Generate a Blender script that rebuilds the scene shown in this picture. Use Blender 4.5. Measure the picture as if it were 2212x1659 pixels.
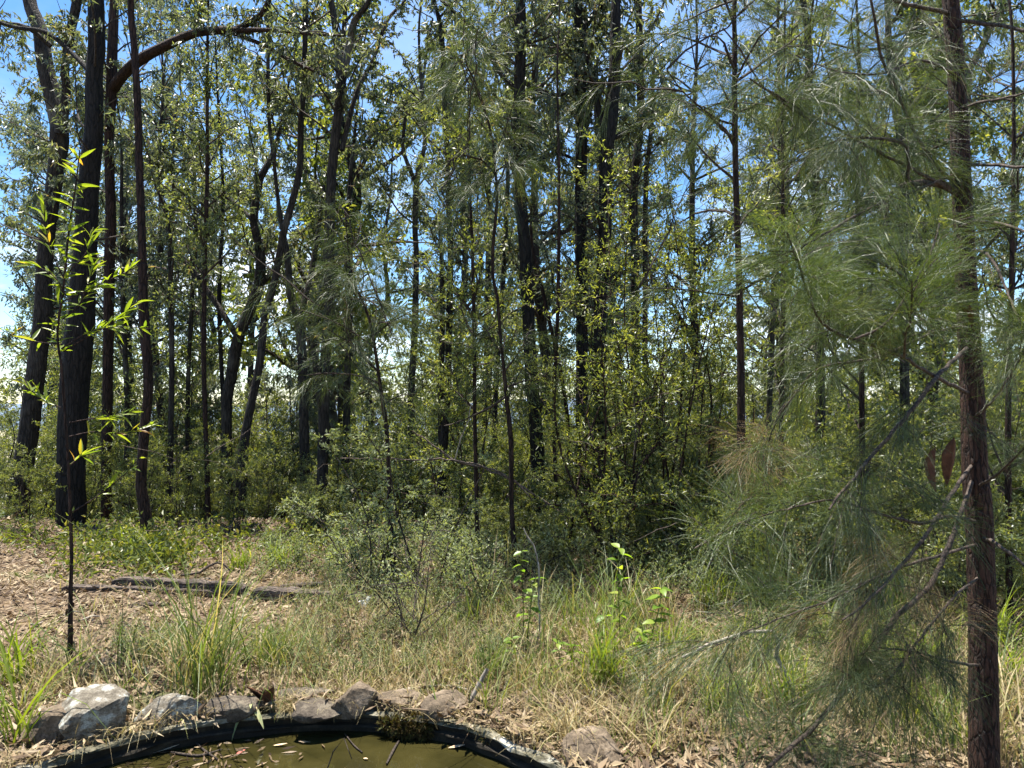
import bpy, math, random
import numpy as np
from mathutils import Vector

random.seed(11)
rng = np.random.default_rng(11)
R = math.radians
for o in list(bpy.data.objects):
    bpy.data.objects.remove(o)
scene = bpy.context.scene
COL = scene.collection

# ------------------------------------------------------------------ camera
EYE = 1.6
PITCH = R(1.8)
cam_d = bpy.data.cameras.new("camera")
cam_d.sensor_width = 36.0
cam_d.lens = 26.0
cam_d.clip_start = 0.05
cam_d.clip_end = 9000
cam_d.dof.use_dof = True
cam_d.dof.focus_distance = 8.0
cam_d.dof.aperture_fstop = 7.0
cam = bpy.data.objects.new("camera", cam_d)
cam.location = (0, 0, EYE)
cam.rotation_euler = (R(90) + PITCH, 0, 0)
COL.objects.link(cam)
scene.camera = cam

# ------------------------------------------------------------------ sun, sky, exposure
SUN_EL, SUN_AZ = R(79), R(-45)        # azimuth from +Y, negative = to the left
sun_dir = Vector((math.sin(SUN_AZ) * math.cos(SUN_EL), math.cos(SUN_AZ) * math.cos(SUN_EL), math.sin(SUN_EL)))
sd = bpy.data.lights.new("sun", 'SUN')
sd.energy = 5.0
sd.angle = R(0.53)
sd.color = (1.0, 0.95, 0.86)
sun = bpy.data.objects.new("sun", sd)
sun.rotation_euler = sun_dir.to_track_quat('Z', 'Y').to_euler()
COL.objects.link(sun)

w = bpy.data.worlds.new("World")
scene.world = w
w.use_nodes = True
nt = w.node_tree
nt.nodes.clear()
N, Lk = nt.nodes.new, nt.links.new
sky = N('ShaderNodeTexSky')
sky.sky_type = 'NISHITA'
sky.sun_disc = False
sky.sun_elevation = SUN_EL
sky.sun_rotation = SUN_AZ
sky.altitude = 100
sky.air_density = 1.0
sky.dust_density = 0.15
sky.ozone_density = 3.0
tc = N('ShaderNodeTexCoord')
sep = N('ShaderNodeSeparateXYZ')
Lk(tc.outputs['Generated'], sep.inputs[0])
addz = N('ShaderNodeMath'); addz.operation = 'ADD'; addz.inputs[1].default_value = 0.16
Lk(sep.outputs['Z'], addz.inputs[0])
mxz = N('ShaderNodeMath'); mxz.operation = 'MAXIMUM'; mxz.inputs[1].default_value = 0.05
Lk(addz.outputs[0], mxz.inputs[0])
dv = N('ShaderNodeVectorMath'); dv.operation = 'DIVIDE'
cmb = N('ShaderNodeCombineXYZ')
for i in range(3):
    Lk(mxz.outputs[0], cmb.inputs[i])
Lk(tc.outputs['Generated'], dv.inputs[0]); Lk(cmb.outputs[0], dv.inputs[1])
cn = N('ShaderNodeTexNoise'); cn.inputs['Scale'].default_value = 0.9; cn.inputs['Detail'].default_value = 7
cn.inputs['Roughness'].default_value = 0.6
Lk(dv.outputs[0], cn.inputs['Vector'])
cr = N('ShaderNodeMapRange'); cr.inputs['From Min'].default_value = 0.50; cr.inputs['From Max'].default_value = 0.66
Lk(cn.outputs['Fac'], cr.inputs['Value'])
cc = N('ShaderNodeMix'); cc.data_type = 'RGBA'
hz = N('ShaderNodeMapRange'); hz.inputs['From Min'].default_value = 0.0; hz.inputs['From Max'].default_value = 0.36
hz.inputs['To Min'].default_value = 1.0; hz.inputs['To Max'].default_value = 0.12
Lk(sep.outputs['Z'], hz.inputs['Value'])
cm = N('ShaderNodeMath'); cm.operation = 'MULTIPLY'
Lk(cr.outputs[0], cm.inputs[0]); Lk(hz.outputs[0], cm.inputs[1])
Lk(cm.outputs[0], cc.inputs[0])
hs = N('ShaderNodeHueSaturation'); hs.inputs['Saturation'].default_value = 1.2; hs.inputs['Value'].default_value = 1.0
Lk(sky.outputs[0], hs.inputs['Color']); Lk(hs.outputs[0], cc.inputs[6])
cc.inputs[7].default_value = (9, 9.2, 9.6, 1)
bg = N('ShaderNodeBackground'); bg.inputs['Strength'].default_value = 0.08
Lk(cc.outputs[2], bg.inputs['Color'])
wo = N('ShaderNodeOutputWorld')
Lk(bg.outputs[0], wo.inputs[0])

scene.view_settings.view_transform = 'Standard'
scene.view_settings.look = 'None'
scene.view_settings.gamma = 1
scene.view_settings.use_curve_mapping = False
scene.view_settings.exposure = 1.68
scene.cycles.max_bounces = 4
scene.cycles.diffuse_bounces = 2
scene.cycles.glossy_bounces = 2
scene.cycles.transmission_bounces = 3
scene.cycles.caustics_reflective = False
scene.cycles.caustics_refractive = False
scene.cycles.sample_clamp_indirect = 6
scene.cycles.debug_use_spatial_splits = True
scene.cycles.adaptive_threshold = 0.03

# ------------------------------------------------------------------ layout helpers
FPX = 1106 / math.tan(math.atan(18 / 26.0))     # focal length in units of a 2212 x 1659 picture
cp, sp = math.cos(PITCH), math.sin(PITCH)


def ray(px, py):
    dx, dz = (px - 1106) / FPX, (829.5 - py) / FPX
    return np.array([dx, cp - dz * sp, sp + dz * cp])


def P(px, py, Y):
    r = ray(px, py)
    return np.array([0, 0, EYE]) + r * (Y / r[1])


def G(px, py, z=0.0):
    r = ray(px, py)
    return np.array([0, 0, EYE]) + r * ((z - EYE) / r[2])


PC, PR = np.array([-0.95, 2.45]), 1.46            # pond centre, radius
WATER_Z = -0.088


def smooth(a, b, x):
    t = np.clip((x - a) / (b - a), 0, 1)
    return t * t * (3 - 2 * t)


def gz(x, y):
    x = np.asarray(x, float); y = np.asarray(y, float)
    bump = 0.035 * np.sin(x * 1.7 + 0.6 * np.sin(y * 1.3)) * np.sin(y * 1.9 + 0.4) + 0.018 * np.sin(x * 4.1 + y * 2.3)
    z = bump * smooth(0.0, 0.7, np.hypot(x - PC[0], y - PC[1]) - PR)
    z = z - 0.13 * np.maximum(0, y - 9.5) * smooth(9.5, 13, y)
    z = z - 40 * smooth(60, 500, y) - 0.04 * smooth(7, 30, np.abs(x)) * 10
    d = np.hypot(x - PC[0], y - PC[1])
    return np.where(d < PR + 0.02, -0.6, z)


def gzf(x, y):
    return float(gz(x, y))


# ------------------------------------------------------------------ mesh helpers
def link(o, parent=None):
    COL.objects.link(o)
    if parent is not None:
        o.parent = parent
    return o


def mesh_np(name, V, F, mat, parent=None, rnd=None, smooth_shade=False, kind=None):
    V = np.asarray(V, np.float32); F = np.asarray(F, np.int32)
    k = F.shape[1]
    me = bpy.data.meshes.new(name)
    me.vertices.add(len(V)); me.vertices.foreach_set('co', V.ravel())
    me.loops.add(F.size); me.loops.foreach_set('vertex_index', F.ravel())
    me.polygons.add(len(F))
    me.polygons.foreach_set('loop_start', np.arange(0, F.size, k, dtype=np.int32))
    me.polygons.foreach_set('use_smooth', np.full(len(F), smooth_shade))
    if rnd is not None:
        a = me.attributes.new('rnd', 'FLOAT', 'FACE')
        a.data.foreach_set('value', np.asarray(rnd, np.float32))
    me.update(calc_edges=True)
    me.materials.append(mat)
    o = bpy.data.objects.new(name, me)
    if kind:
        o['kind'] = kind
    return link(o, parent)


def empty(name, loc, label, cat, group=None, rz=0.0, scale=1.0):
    o = bpy.data.objects.new(name, None)
    o.empty_display_size = 0.1
    o.location = [float(v) for v in loc]
    o.rotation_euler = (0, 0, rz)
    o.scale = (scale,) * 3
    o['label'] = label; o['category'] = cat
    if group:
        o['group'] = group
    return link(o)


def tag(o, label, cat, group=None):
    o['label'] = label; o['category'] = cat
    if group:
        o['group'] = group
    return o


def copy_tree(o, parent=None):
    c = o.copy()
    link(c, parent)
    for ch in o.children:
        copy_tree(ch, c)
    return c


def spline(pts, step):
    """Catmull-Rom through rows of pts (any width), resampled."""
    p = np.asarray(pts, float)
    if len(p) < 3:
        n = max(2, int(np.linalg.norm(p[1, :3] - p[0, :3]) / step) + 1)
        t = np.linspace(0, 1, n)[:, None]
        return p[0] * (1 - t) + p[1] * t
    q = np.vstack([2 * p[0] - p[1], p, 2 * p[-1] - p[-2]])
    out = []
    for i in range(1, len(q) - 2):
        n = max(1, int(np.linalg.norm(q[i + 1, :3] - q[i, :3]) / step))
        t = np.arange(n)[:, None] / n
        a, b, c, d = q[i - 1], q[i], q[i + 1], q[i + 2]
        out.append(0.5 * ((2 * b) + (c - a) * t + (2 * a - 5 * b + 4 * c - d) * t ** 2 + (3 * b - a - 3 * c + d) * t ** 3))
    out.append(p[-1:])
    return np.vstack(out)


def tube(path, rad, sides=6, rough=0.0, seed=0, cap=False):
    path = np.asarray(path, float); rad = np.asarray(rad, float)
    n = len(path)
    t = np.gradient(path, axis=0)
    t /= np.linalg.norm(t, axis=1)[:, None] + 1e-9
    ref = np.array([1.0, 0.13, 0.07]) if abs(t[0, 0]) < 0.8 else np.array([0.05, 1.0, 0.1])
    u = np.cross(t, ref); u /= np.linalg.norm(u, axis=1)[:, None] + 1e-9
    v = np.cross(t, u)
    a = np.linspace(0, 2 * math.pi, sides, endpoint=False)
    rr = rad[:, None] * np.ones((1, sides))
    if rough > 0:
        g = np.random.default_rng(seed)
        s = np.cumsum(np.r_[0, np.linalg.norm(np.diff(path, axis=0), axis=1)])
        f = np.zeros((n, sides))
        for k in range(5):
            m = g.integers(1, 6)
            f += np.sin(m * a[None, :] + s[:, None] * g.uniform(0.6, 5) + g.uniform(0, 6)) * g.uniform(.2, .6)
        f += g.normal(0, 0.55, (n, sides))
        rr = rr * (1 + rough * f)
    V = path[:, None, :] + rr[:, :, None] * (np.cos(a)[None, :, None] * u[:, None, :] + np.sin(a)[None, :, None] * v[:, None, :])
    i = np.arange(n - 1)[:, None] * sides; j = np.arange(sides)[None, :]; j2 = (j + 1) % sides
    F = np.stack([i + j, i + j2, i + sides + j2, i + sides + j], -1).reshape(-1, 4)
    V = V.reshape(-1, 3)
    if cap:
        c0, c1 = len(V), len(V) + 1
        V = np.vstack([V, path[:1], path[-1:]])
        jj = np.arange(sides); k2 = (jj + 1) % sides
        b = (n - 1) * sides
        F = np.vstack([F, np.stack([np.full(sides, c0), k2, jj, jj], -1)[:, [0, 1, 2, 0]] * 0 + np.stack([np.full(sides, c0), k2, jj, np.full(sides, c0)], -1)]) if False else F
        V = V[:-2]
        V = np.vstack([V, path[-1:] + t[-1:] * rad[-1] * .1, path[:1] - t[:1] * rad[0] * .1])
        caps = [(b + jj[k], b + k2[k], len(V) - 2, len(V) - 2) for k in range(sides)]
        # quads made of two side edges: pair them up
        F2 = []
        for k in range(0, sides - 1, 2):
            F2.append((b + k, b + k + 1, b + (k + 2) % sides, len(V) - 2))
            F2.append(((k + 2) % sides, k + 1, k, len(V) - 1))
        F = np.vstack([F, np.array(F2)])
    return V, F


class Acc:
    """collects quads"""
    def __init__(self):
        self.V, self.F, self.r, self.n = [], [], [], 0

    def add(self, V, F, rnd=None):
        self.V.append(V); self.F.append(F + self.n); self.n += len(V)
        self.r.append(np.full(len(F), rng.random()) if rnd is None else rnd)

    def build(self, name, mat, parent=None, **k):
        return mesh_np(name, np.vstack(self.V), np.vstack(self.F), mat, parent, rnd=np.concatenate(self.r), **k)


def unit(a):
    return a / (np.linalg.norm(a, axis=-1, keepdims=True) + 1e-9)


def leaf_quads(pos, d, L, W, fold=0.25, curve=0.12, g=rng, mid=0.4):
    n = len(pos)
    d = unit(d)
    side = unit(np.cross(d, g.normal(size=(n, 3))))
    nr = np.cross(side, d)
    L = np.broadcast_to(np.asarray(L, float), (n,))[:, None]; W = np.broadcast_to(np.asarray(W, float), (n,))[:, None]
    m = pos + d * L * mid + nr * fold * W
    V = np.stack([pos, m + side * W / 2, pos + d * L - nr * L * curve, m - side * W / 2], 1).reshape(-1, 3)
    return V, np.arange(n * 4).reshape(-1, 4)


def needle_quads(pos, d, L, W, sag, g=rng):
    """two-segment strands that bend down"""
    n = len(pos)
    d = unit(d)
    side = unit(np.cross(d, g.normal(size=(n, 3))))
    L = np.broadcast_to(np.asarray(L, float), (n,))[:, None]
    down = np.array([0, 0, -1.0])
    m = pos + d * L * .5 + down * L * sag * .25
    e = pos + d * L + down * L * sag
    V = np.stack([pos - side * W / 2, pos + side * W / 2, m + side * W / 2, m - side * W / 2, e + side * W / 5, e - side * W / 5], 1).reshape(-1, 3)
    b = np.arange(n)[:, None] * 6
    F = np.stack([b + np.array([[0, 1, 2, 3]]), b + np.array([[3, 2, 4, 5]])], 1).reshape(-1, 4)
    return V, F


# ------------------------------------------------------------------ materials
def new_mat(name):
    m = bpy.data.materials.new(name)
    m.use_nodes = True
    t = m.node_tree
    t.nodes.clear()
    out = t.nodes.new('ShaderNodeOutputMaterial')
    return m, t, out


def ramp(t, src, stops):
    r = t.nodes.new('ShaderNodeValToRGB')
    e = r.color_ramp.elements
    while len(e) < len(stops):
        e.new(0.5)
    for el, (p, c) in zip(e, stops):
        el.position = p; el.color = (*c, 1)
    t.links.new(src, r.inputs[0])
    return r


def leaf_mat(name, stops, trans, tfac=0.45, rough=0.38, spec=0.5, per_object=False, olive=False):
    m, t, out = new_mat(name)
    if per_object:
        oi = t.nodes.new('ShaderNodeObjectInfo'); src = oi.outputs['Random']
    else:
        a = t.nodes.new('ShaderNodeAttribute'); a.attribute_name = 'rnd'; src = a.outputs['Fac']
    if olive:
        stops = [(p, (c[0] * 1.0, c[1] * 1.0, c[2] * 1.25)) for p, c in stops]
    r = ramp(t, src, stops)
    b = t.nodes.new('ShaderNodeBsdfPrincipled')
    b.inputs['Roughness'].default_value = rough
    b.inputs['Specular IOR Level'].default_value = spec
    t.links.new(r.outputs[0], b.inputs['Base Color'])
    tr = t.nodes.new('ShaderNodeBsdfTranslucent')
    mul = t.nodes.new('ShaderNodeMix'); mul.data_type = 'RGBA'; mul.blend_type = 'MULTIPLY'; mul.inputs[0].default_value = 1
    t.links.new(r.outputs[0], mul.inputs[6]); mul.inputs[7].default_value = (*trans, 1)
    t.links.new(mul.outputs[2], tr.inputs['Color'])
    mx = t.nodes.new('ShaderNodeMixShader'); mx.inputs[0].default_value = tfac
    t.links.new(b.outputs[0], mx.inputs[1]); t.links.new(tr.outputs[0], mx.inputs[2])
    t.links.new(mx.outputs[0], out.inputs[0])
    return m


def bark_mat(name, dark, light, scale=9.0, bump=0.6, stretch=0.16, extra=None, alongx=False):
    m, t, out = new_mat(name)
    tc = t.nodes.new('ShaderNodeTexCoord')
    mp = t.nodes.new('ShaderNodeMapping'); mp.inputs['Scale'].default_value = (1, 1, stretch) if not alongx else (stretch, 1, 1)
    dn = t.nodes.new('ShaderNodeTexNoise'); dn.inputs['Scale'].default_value = scale * 1.5; dn.inputs['Detail'].default_value = 3
    t.links.new(tc.outputs['Object'], dn.inputs['Vector'])
    dm = t.nodes.new('ShaderNodeMix'); dm.data_type = 'RGBA'; dm.blend_type = 'LINEAR_LIGHT'; dm.inputs[0].default_value = .10 / scale
    t.links.new(tc.outputs['Object'], dm.inputs[6]); t.links.new(dn.outputs['Color'], dm.inputs[7])
    t.links.new(dm.outputs[2], mp.inputs[0])
    n1 = t.nodes.new('ShaderNodeTexNoise'); n1.inputs['Scale'].default_value = scale * 4; n1.inputs['Detail'].default_value = 6
    n1.inputs['Roughness'].default_value = 0.65
    t.links.new(mp.outputs[0], n1.inputs['Vector'])
    v = t.nodes.new('ShaderNodeTexVoronoi'); v.feature = 'DISTANCE_TO_EDGE'; v.inputs['Scale'].default_value = scale * 3.2
    t.links.new(mp.outputs[0], v.inputs['Vector'])
    n2 = t.nodes.new('ShaderNodeTexNoise'); n2.inputs['Scale'].default_value = 1.3; n2.inputs['Detail'].default_value = 3
    t.links.new(tc.outputs['Object'], n2.inputs['Vector'])
    r = ramp(t, n1.outputs['Fac'], [(0.3, dark), (0.72, light)])
    mulv = t.nodes.new('ShaderNodeMapRange'); mulv.inputs['From Max'].default_value = 0.12; mulv.inputs['To Min'].default_value = 0.35
    t.links.new(v.outputs['Distance'], mulv.inputs['Value'])
    mm = t.nodes.new('ShaderNodeMix'); mm.data_type = 'RGBA'; mm.blend_type = 'MULTIPLY'; mm.inputs[0].default_value = 1
    t.links.new(r.outputs[0], mm.inputs[6]); t.links.new(mulv.outputs[0], mm.inputs[7])
    col = mm.outputs[2]
    if extra is not None:
        r2 = t.nodes.new('ShaderNodeMapRange'); r2.inputs['From Min'].default_value = 0.55; r2.inputs['From Max'].default_value = 0.7
        t.links.new(n2.outputs['Fac'], r2.inputs['Value'])
        m2 = t.nodes.new('ShaderNodeMix'); m2.data_type = 'RGBA'
        t.links.new(r2.outputs[0], m2.inputs[0]); t.links.new(col, m2.inputs[6]); m2.inputs[7].default_value = (*extra, 1)
        col = m2.outputs[2]
    b = t.nodes.new('ShaderNodeBsdfPrincipled')
    b.inputs['Roughness'].default_value = 0.85
    b.inputs['Specular IOR Level'].default_value = 0.25
    t.links.new(col, b.inputs['Base Color'])
    ad = t.nodes.new('ShaderNodeMath'); ad.operation = 'ADD'
    t.links.new(n1.outputs['Fac'], ad.inputs[0]); t.links.new(mulv.outputs[0], ad.inputs[1])
    bp = t.nodes.new('ShaderNodeBump'); bp.inputs['Strength'].default_value = bump; bp.inputs['Distance'].default_value = 0.02
    t.links.new(ad.outputs[0], bp.inputs['Height'])
    t.links.new(bp.outputs[0], b.inputs['Normal'])
    t.links.new(b.outputs[0], out.inputs[0])
    return m


def noise_mat(name, stops, scale=8, rough=0.9, bump=0.4, detail=8, dist=0.02, spec=0.3, speckle=0.0):
    m, t, out = new_mat(name)
    tc = t.nodes.new('ShaderNodeTexCoord')
    n1 = t.nodes.new('ShaderNodeTexNoise'); n1.inputs['Scale'].default_value = scale; n1.inputs['Detail'].default_value = detail
    n1.inputs['Roughness'].default_value = 0.65
    t.links.new(tc.outputs['Object'], n1.inputs['Vector'])
    r = ramp(t, n1.outputs['Fac'], stops)
    nf = t.nodes.new('ShaderNodeTexNoise'); nf.inputs['Scale'].default_value = scale * 9; nf.inputs['Detail'].default_value = 6; nf.inputs['Roughness'].default_value = .75
    t.links.new(tc.outputs['Object'], nf.inputs['Vector'])
    rf = ramp(t, nf.outputs['Fac'], [(.36, (.35, .33, .3)), (.52, (1, 1, 1))])
    mf = t.nodes.new('ShaderNodeMix'); mf.data_type = 'RGBA'; mf.blend_type = 'MULTIPLY'; mf.inputs[0].default_value = speckle
    t.links.new(r.outputs[0], mf.inputs[6]); t.links.new(rf.outputs[0], mf.inputs[7])
    b = t.nodes.new('ShaderNodeBsdfPrincipled'); b.inputs['Roughness'].default_value = rough
    b.inputs['Specular IOR Level'].default_value = spec
    t.links.new(mf.outputs[2], b.inputs['Base Color'])
    bp = t.nodes.new('ShaderNodeBump'); bp.inputs['Strength'].default_value = bump; bp.inputs['Distance'].default_value = dist
    t.links.new(n1.outputs['Fac'], bp.inputs['Height']); t.links.new(bp.outputs[0], b.inputs['Normal'])
    t.links.new(b.outputs[0], out.inputs[0])
    return m


YG = (2.0, 1.9, 0.55)
M = {}
M['gum_leaf'] = leaf_mat('gum_leaf', [(0, (.055, .07, .04)), (.5, (.11, .13, .07)), (.92, (.17, .185, .10)), (1, (.24, .17, .08))], (1.8, 1.75, .7), .44, .44, .5, olive=True)
M['gum_leaf_grey'] = leaf_mat('gum_leaf_grey', [(0, (.07, .09, .06)), (.6, (.13, .155, .095)), (1, (.20, .21, .13))], (1.7, 1.65, .8), .42, .44, .5, olive=True)
M['shrub_leaf'] = leaf_mat('shrub_leaf', [(0, (.06, .085, .026)), (.6, (.135, .165, .052)), (1, (.24, .25, .08))], (2.2, 2.0, .5), .5, .38, .5, olive=True)
M['dark_leaf'] = leaf_mat('dark_leaf', [(0, (.065, .09, .04)), (.6, (.135, .165, .07)), (1, (.22, .24, .105))], (2.2, 2.0, .6), .5, .38, .5, olive=True)
M['olive_leaf'] = leaf_mat('olive_leaf', [(0, (.13, .155, .08)), (.6, (.22, .25, .135)), (1, (.32, .33, .19))], (1.6, 1.6, .6), .4, .5, .3)
M['needle'] = leaf_mat('needle', [(0, (.03, .047, .014)), (.6, (.068, .094, .028)), (.85, (.11, .128, .046)), (1, (.18, .13, .07))], (1.6, 1.6, .6), .30, .45, .4, olive=True)
M['needle_bright'] = leaf_mat('needle_bright', [(0, (.035, .055, .012)), (.7, (.075, .105, .024)), (1, (.13, .14, .04))], (1.8, 1.8, .5), .32, .45, .4, olive=True)
M['needle_dry'] = leaf_mat('needle_dry', [(0, (.12, .075, .04)), (.6, (.24, .17, .09)), (1, (.36, .29, .17))], (1.3, 1.2, .8), .25, .6, .2)
M['wattle_leaf'] = leaf_mat('wattle_leaf', [(0, (.10, .15, .02)), (.75, (.19, .235, .03)), (.93, (.24, .27, .045)), (1, (.40, .20, .04))], (1.7, 1.7, .5), .5, .35, .5, per_object=True)
M['weed_leaf'] = leaf_mat('weed_leaf', [(0, (.10, .18, .02)), (.8, (.18, .27, .035)), (1, (.26, .30, .06))], (1.7, 1.7, .5), .5, .4, .4, per_object=True)
M['fern_leaf'] = leaf_mat('fern_leaf', [(0, (.06, .09, .02)), (.7, (.13, .16, .04)), (1, (.24, .23, .08))], (1.8, 1.6, .5), .45, .42, .4)
M['grass'] = leaf_mat('grass', [(0, (.05, .085, .014)), (.55, (.11, .15, .028)), (.8, (.20, .20, .06)), (1, (.34, .29, .14))], (1.7, 1.6, .6), .4, .48, .35, olive=True)
M['grass_bright'] = leaf_mat('grass_bright', [(0, (.09, .14, .015)), (.7, (.17, .22, .03)), (1, (.32, .30, .10))], (1.7, 1.6, .5), .45, .48, .35)
M['grass_dry'] = leaf_mat('grass_dry', [(0, (.16, .12, .06)), (.5, (.30, .24, .12)), (.8, (.42, .35, .19)), (1, (.22, .23, .07))], (1.3, 1.2, .8), .3, .6, .25)
M['litter'] = leaf_mat('litter', [(0, (.035, .022, .014)), (.3, (.115, .075, .042)), (.55, (.225, .16, .092)), (.85, (.37, .295, .185)), (1, (.40, .36, .29))], (1.1, 1.0, .8), .12, .6, .3)
M['bark_char'] = bark_mat('bark_char', (.007, .006, .005), (.034, .028, .023), 8, .8)
M['bark_gum'] = bark_mat('bark_gum', (.014, .011, .009), (.065, .052, .041), 8, .8, extra=(.12, .108, .088))
M['bark_grey'] = bark_mat('bark_grey', (.05, .045, .035), (.19, .165, .13), 8, .5, extra=(.13, .14, .10))
M['bark_red'] = bark_mat('bark_red', (.014, .008, .006), (.07, .038, .026), 9, 1.0)
M['bark_oak'] = bark_mat('bark_oak', (.014, .007, .005), (.10, .05, .032), 17, 1.0, stretch=.2)
M['twig'] = bark_mat('twig', (.022, .016, .012), (.085, .065, .05), 14, .3)
M['twig_grey'] = bark_mat('twig_grey', (.05, .038, .03), (.20, .15, .12), 14, .3)
M['twig_mid'] = bark_mat('twig_mid', (.03, .022, .017), (.12, .09, .07), 14, .3)
M['twig_pale'] = bark_mat('twig_pale', (.16, .135, .105), (.42, .37, .30), 14, .3)
M['rock'] = noise_mat('rock', [(.30, (.05, .042, .03)), (.46, (.14, .12, .09)), (.53, (.20, .18, .145)), (.58, (.31, .32, .285)), (.75, (.42, .43, .39))], 14, .9, .5, 9, .02, speckle=1.0)
M['rock_brown'] = noise_mat('rock_brown', [(.3, (.04, .03, .02)), (.5, (.12, .09, .06)), (.65, (.22, .17, .12)), (.8, (.40, .37, .31))], 10, .92, .7, 9, .02, speckle=1.0)
M['rock_dark'] = noise_mat('rock_dark', [(.3, (.025, .02, .015)), (.5, (.085, .068, .05)), (.63, (.15, .125, .09)), (.75, (.33, .32, .28))], 12, .92, .7, 9, .02, speckle=1.0)
M['rim'] = noise_mat('rim', [(.32, (.03, .03, .018)), (.5, (.10, .09, .055)), (.58, (.20, .185, .14)), (.64, (.45, .44, .38)), (.8, (.52, .51, .45))], 5, .8, .25, 8, .01, speckle=1.0)
M['rim_wall'] = noise_mat('rim_wall', [(.3, (.006, .005, .003)), (.52, (.018, .014, .008)), (.64, (.035, .028, .016)), (.75, (.12, .10, .065))], 9, .8, .3, 8, .01, speckle=1.0)
M['moss'] = leaf_mat('moss', [(0, (.03, .02, .008)), (.6, (.075, .052, .016)), (1, (.09, .10, .025))], (1.5, 1.4, .6), .3, .7, .2)
M['timber'] = bark_mat('timber', (.03, .024, .02), (.20, .155, .125), 14, .9, stretch=.06, alongx=True)
M['dead_brown'] = noise_mat('dead_brown', [(.3, (.03, .014, .008)), (.7, (.13, .055, .028))], 25, .8, .4)
M['white_bag'] = noise_mat('white_bag', [(.3, (.55, .57, .60)), (.7, (.8, .81, .82))], 20, .5, .4)
M['pale_leaf'] = leaf_mat('pale_leaf', [(0, (.30, .34, .13)), (1, (.45, .46, .22))], (1.2, 1.2, .6), .35, .45, .4, per_object=True)
M['red_leaf'] = noise_mat('red_leaf', [(.3, (.30, .06, .05)), (.7, (.5, .16, .12))], 20, .5, .2)
M['tan_leaf'] = noise_mat('tan_leaf', [(.3, (.42, .28, .17)), (.7, (.62, .46, .30))], 20, .5, .2)


# ground: litter soil, greener on the far slope
def ground_material():
    m, t, out = new_mat('ground')
    tc = t.nodes.new('ShaderNodeTexCoord')
    n1 = t.nodes.new('ShaderNodeTexNoise'); n1.inputs['Scale'].default_value = 30; n1.inputs['Detail'].default_value = 8
    n2 = t.nodes.new('ShaderNodeTexNoise'); n2.inputs['Scale'].default_value = 0.9; n2.inputs['Detail'].default_value = 5
    v = t.nodes.new('ShaderNodeTexVoronoi'); v.inputs['Scale'].default_value = 26
    for n in (n1, n2, v):
        t.links.new(tc.outputs['Object'], n.inputs['Vector'])
    r1 = ramp(t, n1.outputs['Fac'], [(.3, (.025, .017, .011)), (.5, (.085, .058, .036)), (.7, (.19, .14, .09))])
    r2 = ramp(t, v.outputs['Color'], [(.2, (.03, .02, .013)), (.8, (.20, .145, .092))])
    mx = t.nodes.new('ShaderNodeMix'); mx.data_type = 'RGBA'; mx.inputs[0].default_value = .5
    t.links.new(r1.outputs[0], mx.inputs[6]); t.links.new(r2.outputs[0], mx.inputs[7])
    mr = t.nodes.new('ShaderNodeMapRange'); mr.inputs['From Min'].default_value = .56; mr.inputs['From Max'].default_value = .7
    t.links.new(n2.outputs['Fac'], mr.inputs['Value'])
    m2 = t.nodes.new('ShaderNodeMix'); m2.data_type = 'RGBA'
    t.links.new(mr.outputs[0], m2.inputs[0]); t.links.new(mx.outputs[2], m2.inputs[6]); m2.inputs[7].default_value = (.07, .085, .03, 1)
    sx = t.nodes.new('ShaderNodeSeparateXYZ'); t.links.new(tc.outputs['Object'], sx.inputs[0])
    fr_ = t.nodes.new('ShaderNodeMapRange'); fr_.inputs['From Min'].default_value = 11; fr_.inputs['From Max'].default_value = 22
    t.links.new(sx.outputs['Y'], fr_.inputs['Value'])
    m3 = t.nodes.new('ShaderNodeMix'); m3.data_type = 'RGBA'
    t.links.new(fr_.outputs[0], m3.inputs[0]); t.links.new(m2.outputs[2], m3.inputs[6]); m3.inputs[7].default_value = (.055, .07, .03, 1)
    m2 = m3
    b = t.nodes.new('ShaderNodeBsdfPrincipled'); b.inputs['Roughness'].default_value = .95; b.inputs['Specular IOR Level'].default_value = .2
    t.links.new(m2.outputs[2], b.inputs['Base Color'])
    bp = t.nodes.new('ShaderNodeBump'); bp.inputs['Strength'].default_value = .8; bp.inputs['Distance'].default_value = .03
    t.links.new(n1.outputs['Fac'], bp.inputs['Height']); t.links.new(bp.outputs[0], b.inputs['Normal'])
    t.links.new(b.outputs[0], out.inputs[0])
    return m


M['ground'] = ground_material()
M['ridge'] = noise_mat('ridge', [(.3, (.07, .10, .14)), (.7, (.11, .15, .20))], .004, 1, .2, 8, 5)  # blue of distance haze painted into the forest colour, no air volume


def water_material():
    m, t, out = new_mat('pond_water')
    tc = t.nodes.new('ShaderNodeTexCoord')
    n = t.nodes.new('ShaderNodeTexNoise'); n.inputs['Scale'].default_value = 3.5; n.inputs['Detail'].default_value = 5
    t.links.new(tc.outputs['Object'], n.inputs['Vector'])
    r = ramp(t, n.outputs['Fac'], [(.35, (.016, .0145, .0045)), (.65, (.034, .029, .009))])
    b = t.nodes.new('ShaderNodeBsdfPrincipled')
    b.inputs['Roughness'].default_value = .03; b.inputs['IOR'].default_value = 1.33
    t.links.new(r.outputs[0], b.inputs['Base Color'])
    n3 = t.nodes.new('ShaderNodeTexNoise'); n3.inputs['Scale'].default_value = 14; n3.inputs['Detail'].default_value = 3
    t.links.new(tc.outputs['Object'], n3.inputs['Vector'])
    bp = t.nodes.new('ShaderNodeBump'); bp.inputs['Strength'].default_value = .06; bp.inputs['Distance'].default_value = .01
    t.links.new(n3.outputs['Fac'], bp.inputs['Height']); t.links.new(bp.outputs[0], b.inputs['Normal'])
    t.links.new(b.outputs[0], out.inputs[0])
    return m


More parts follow.
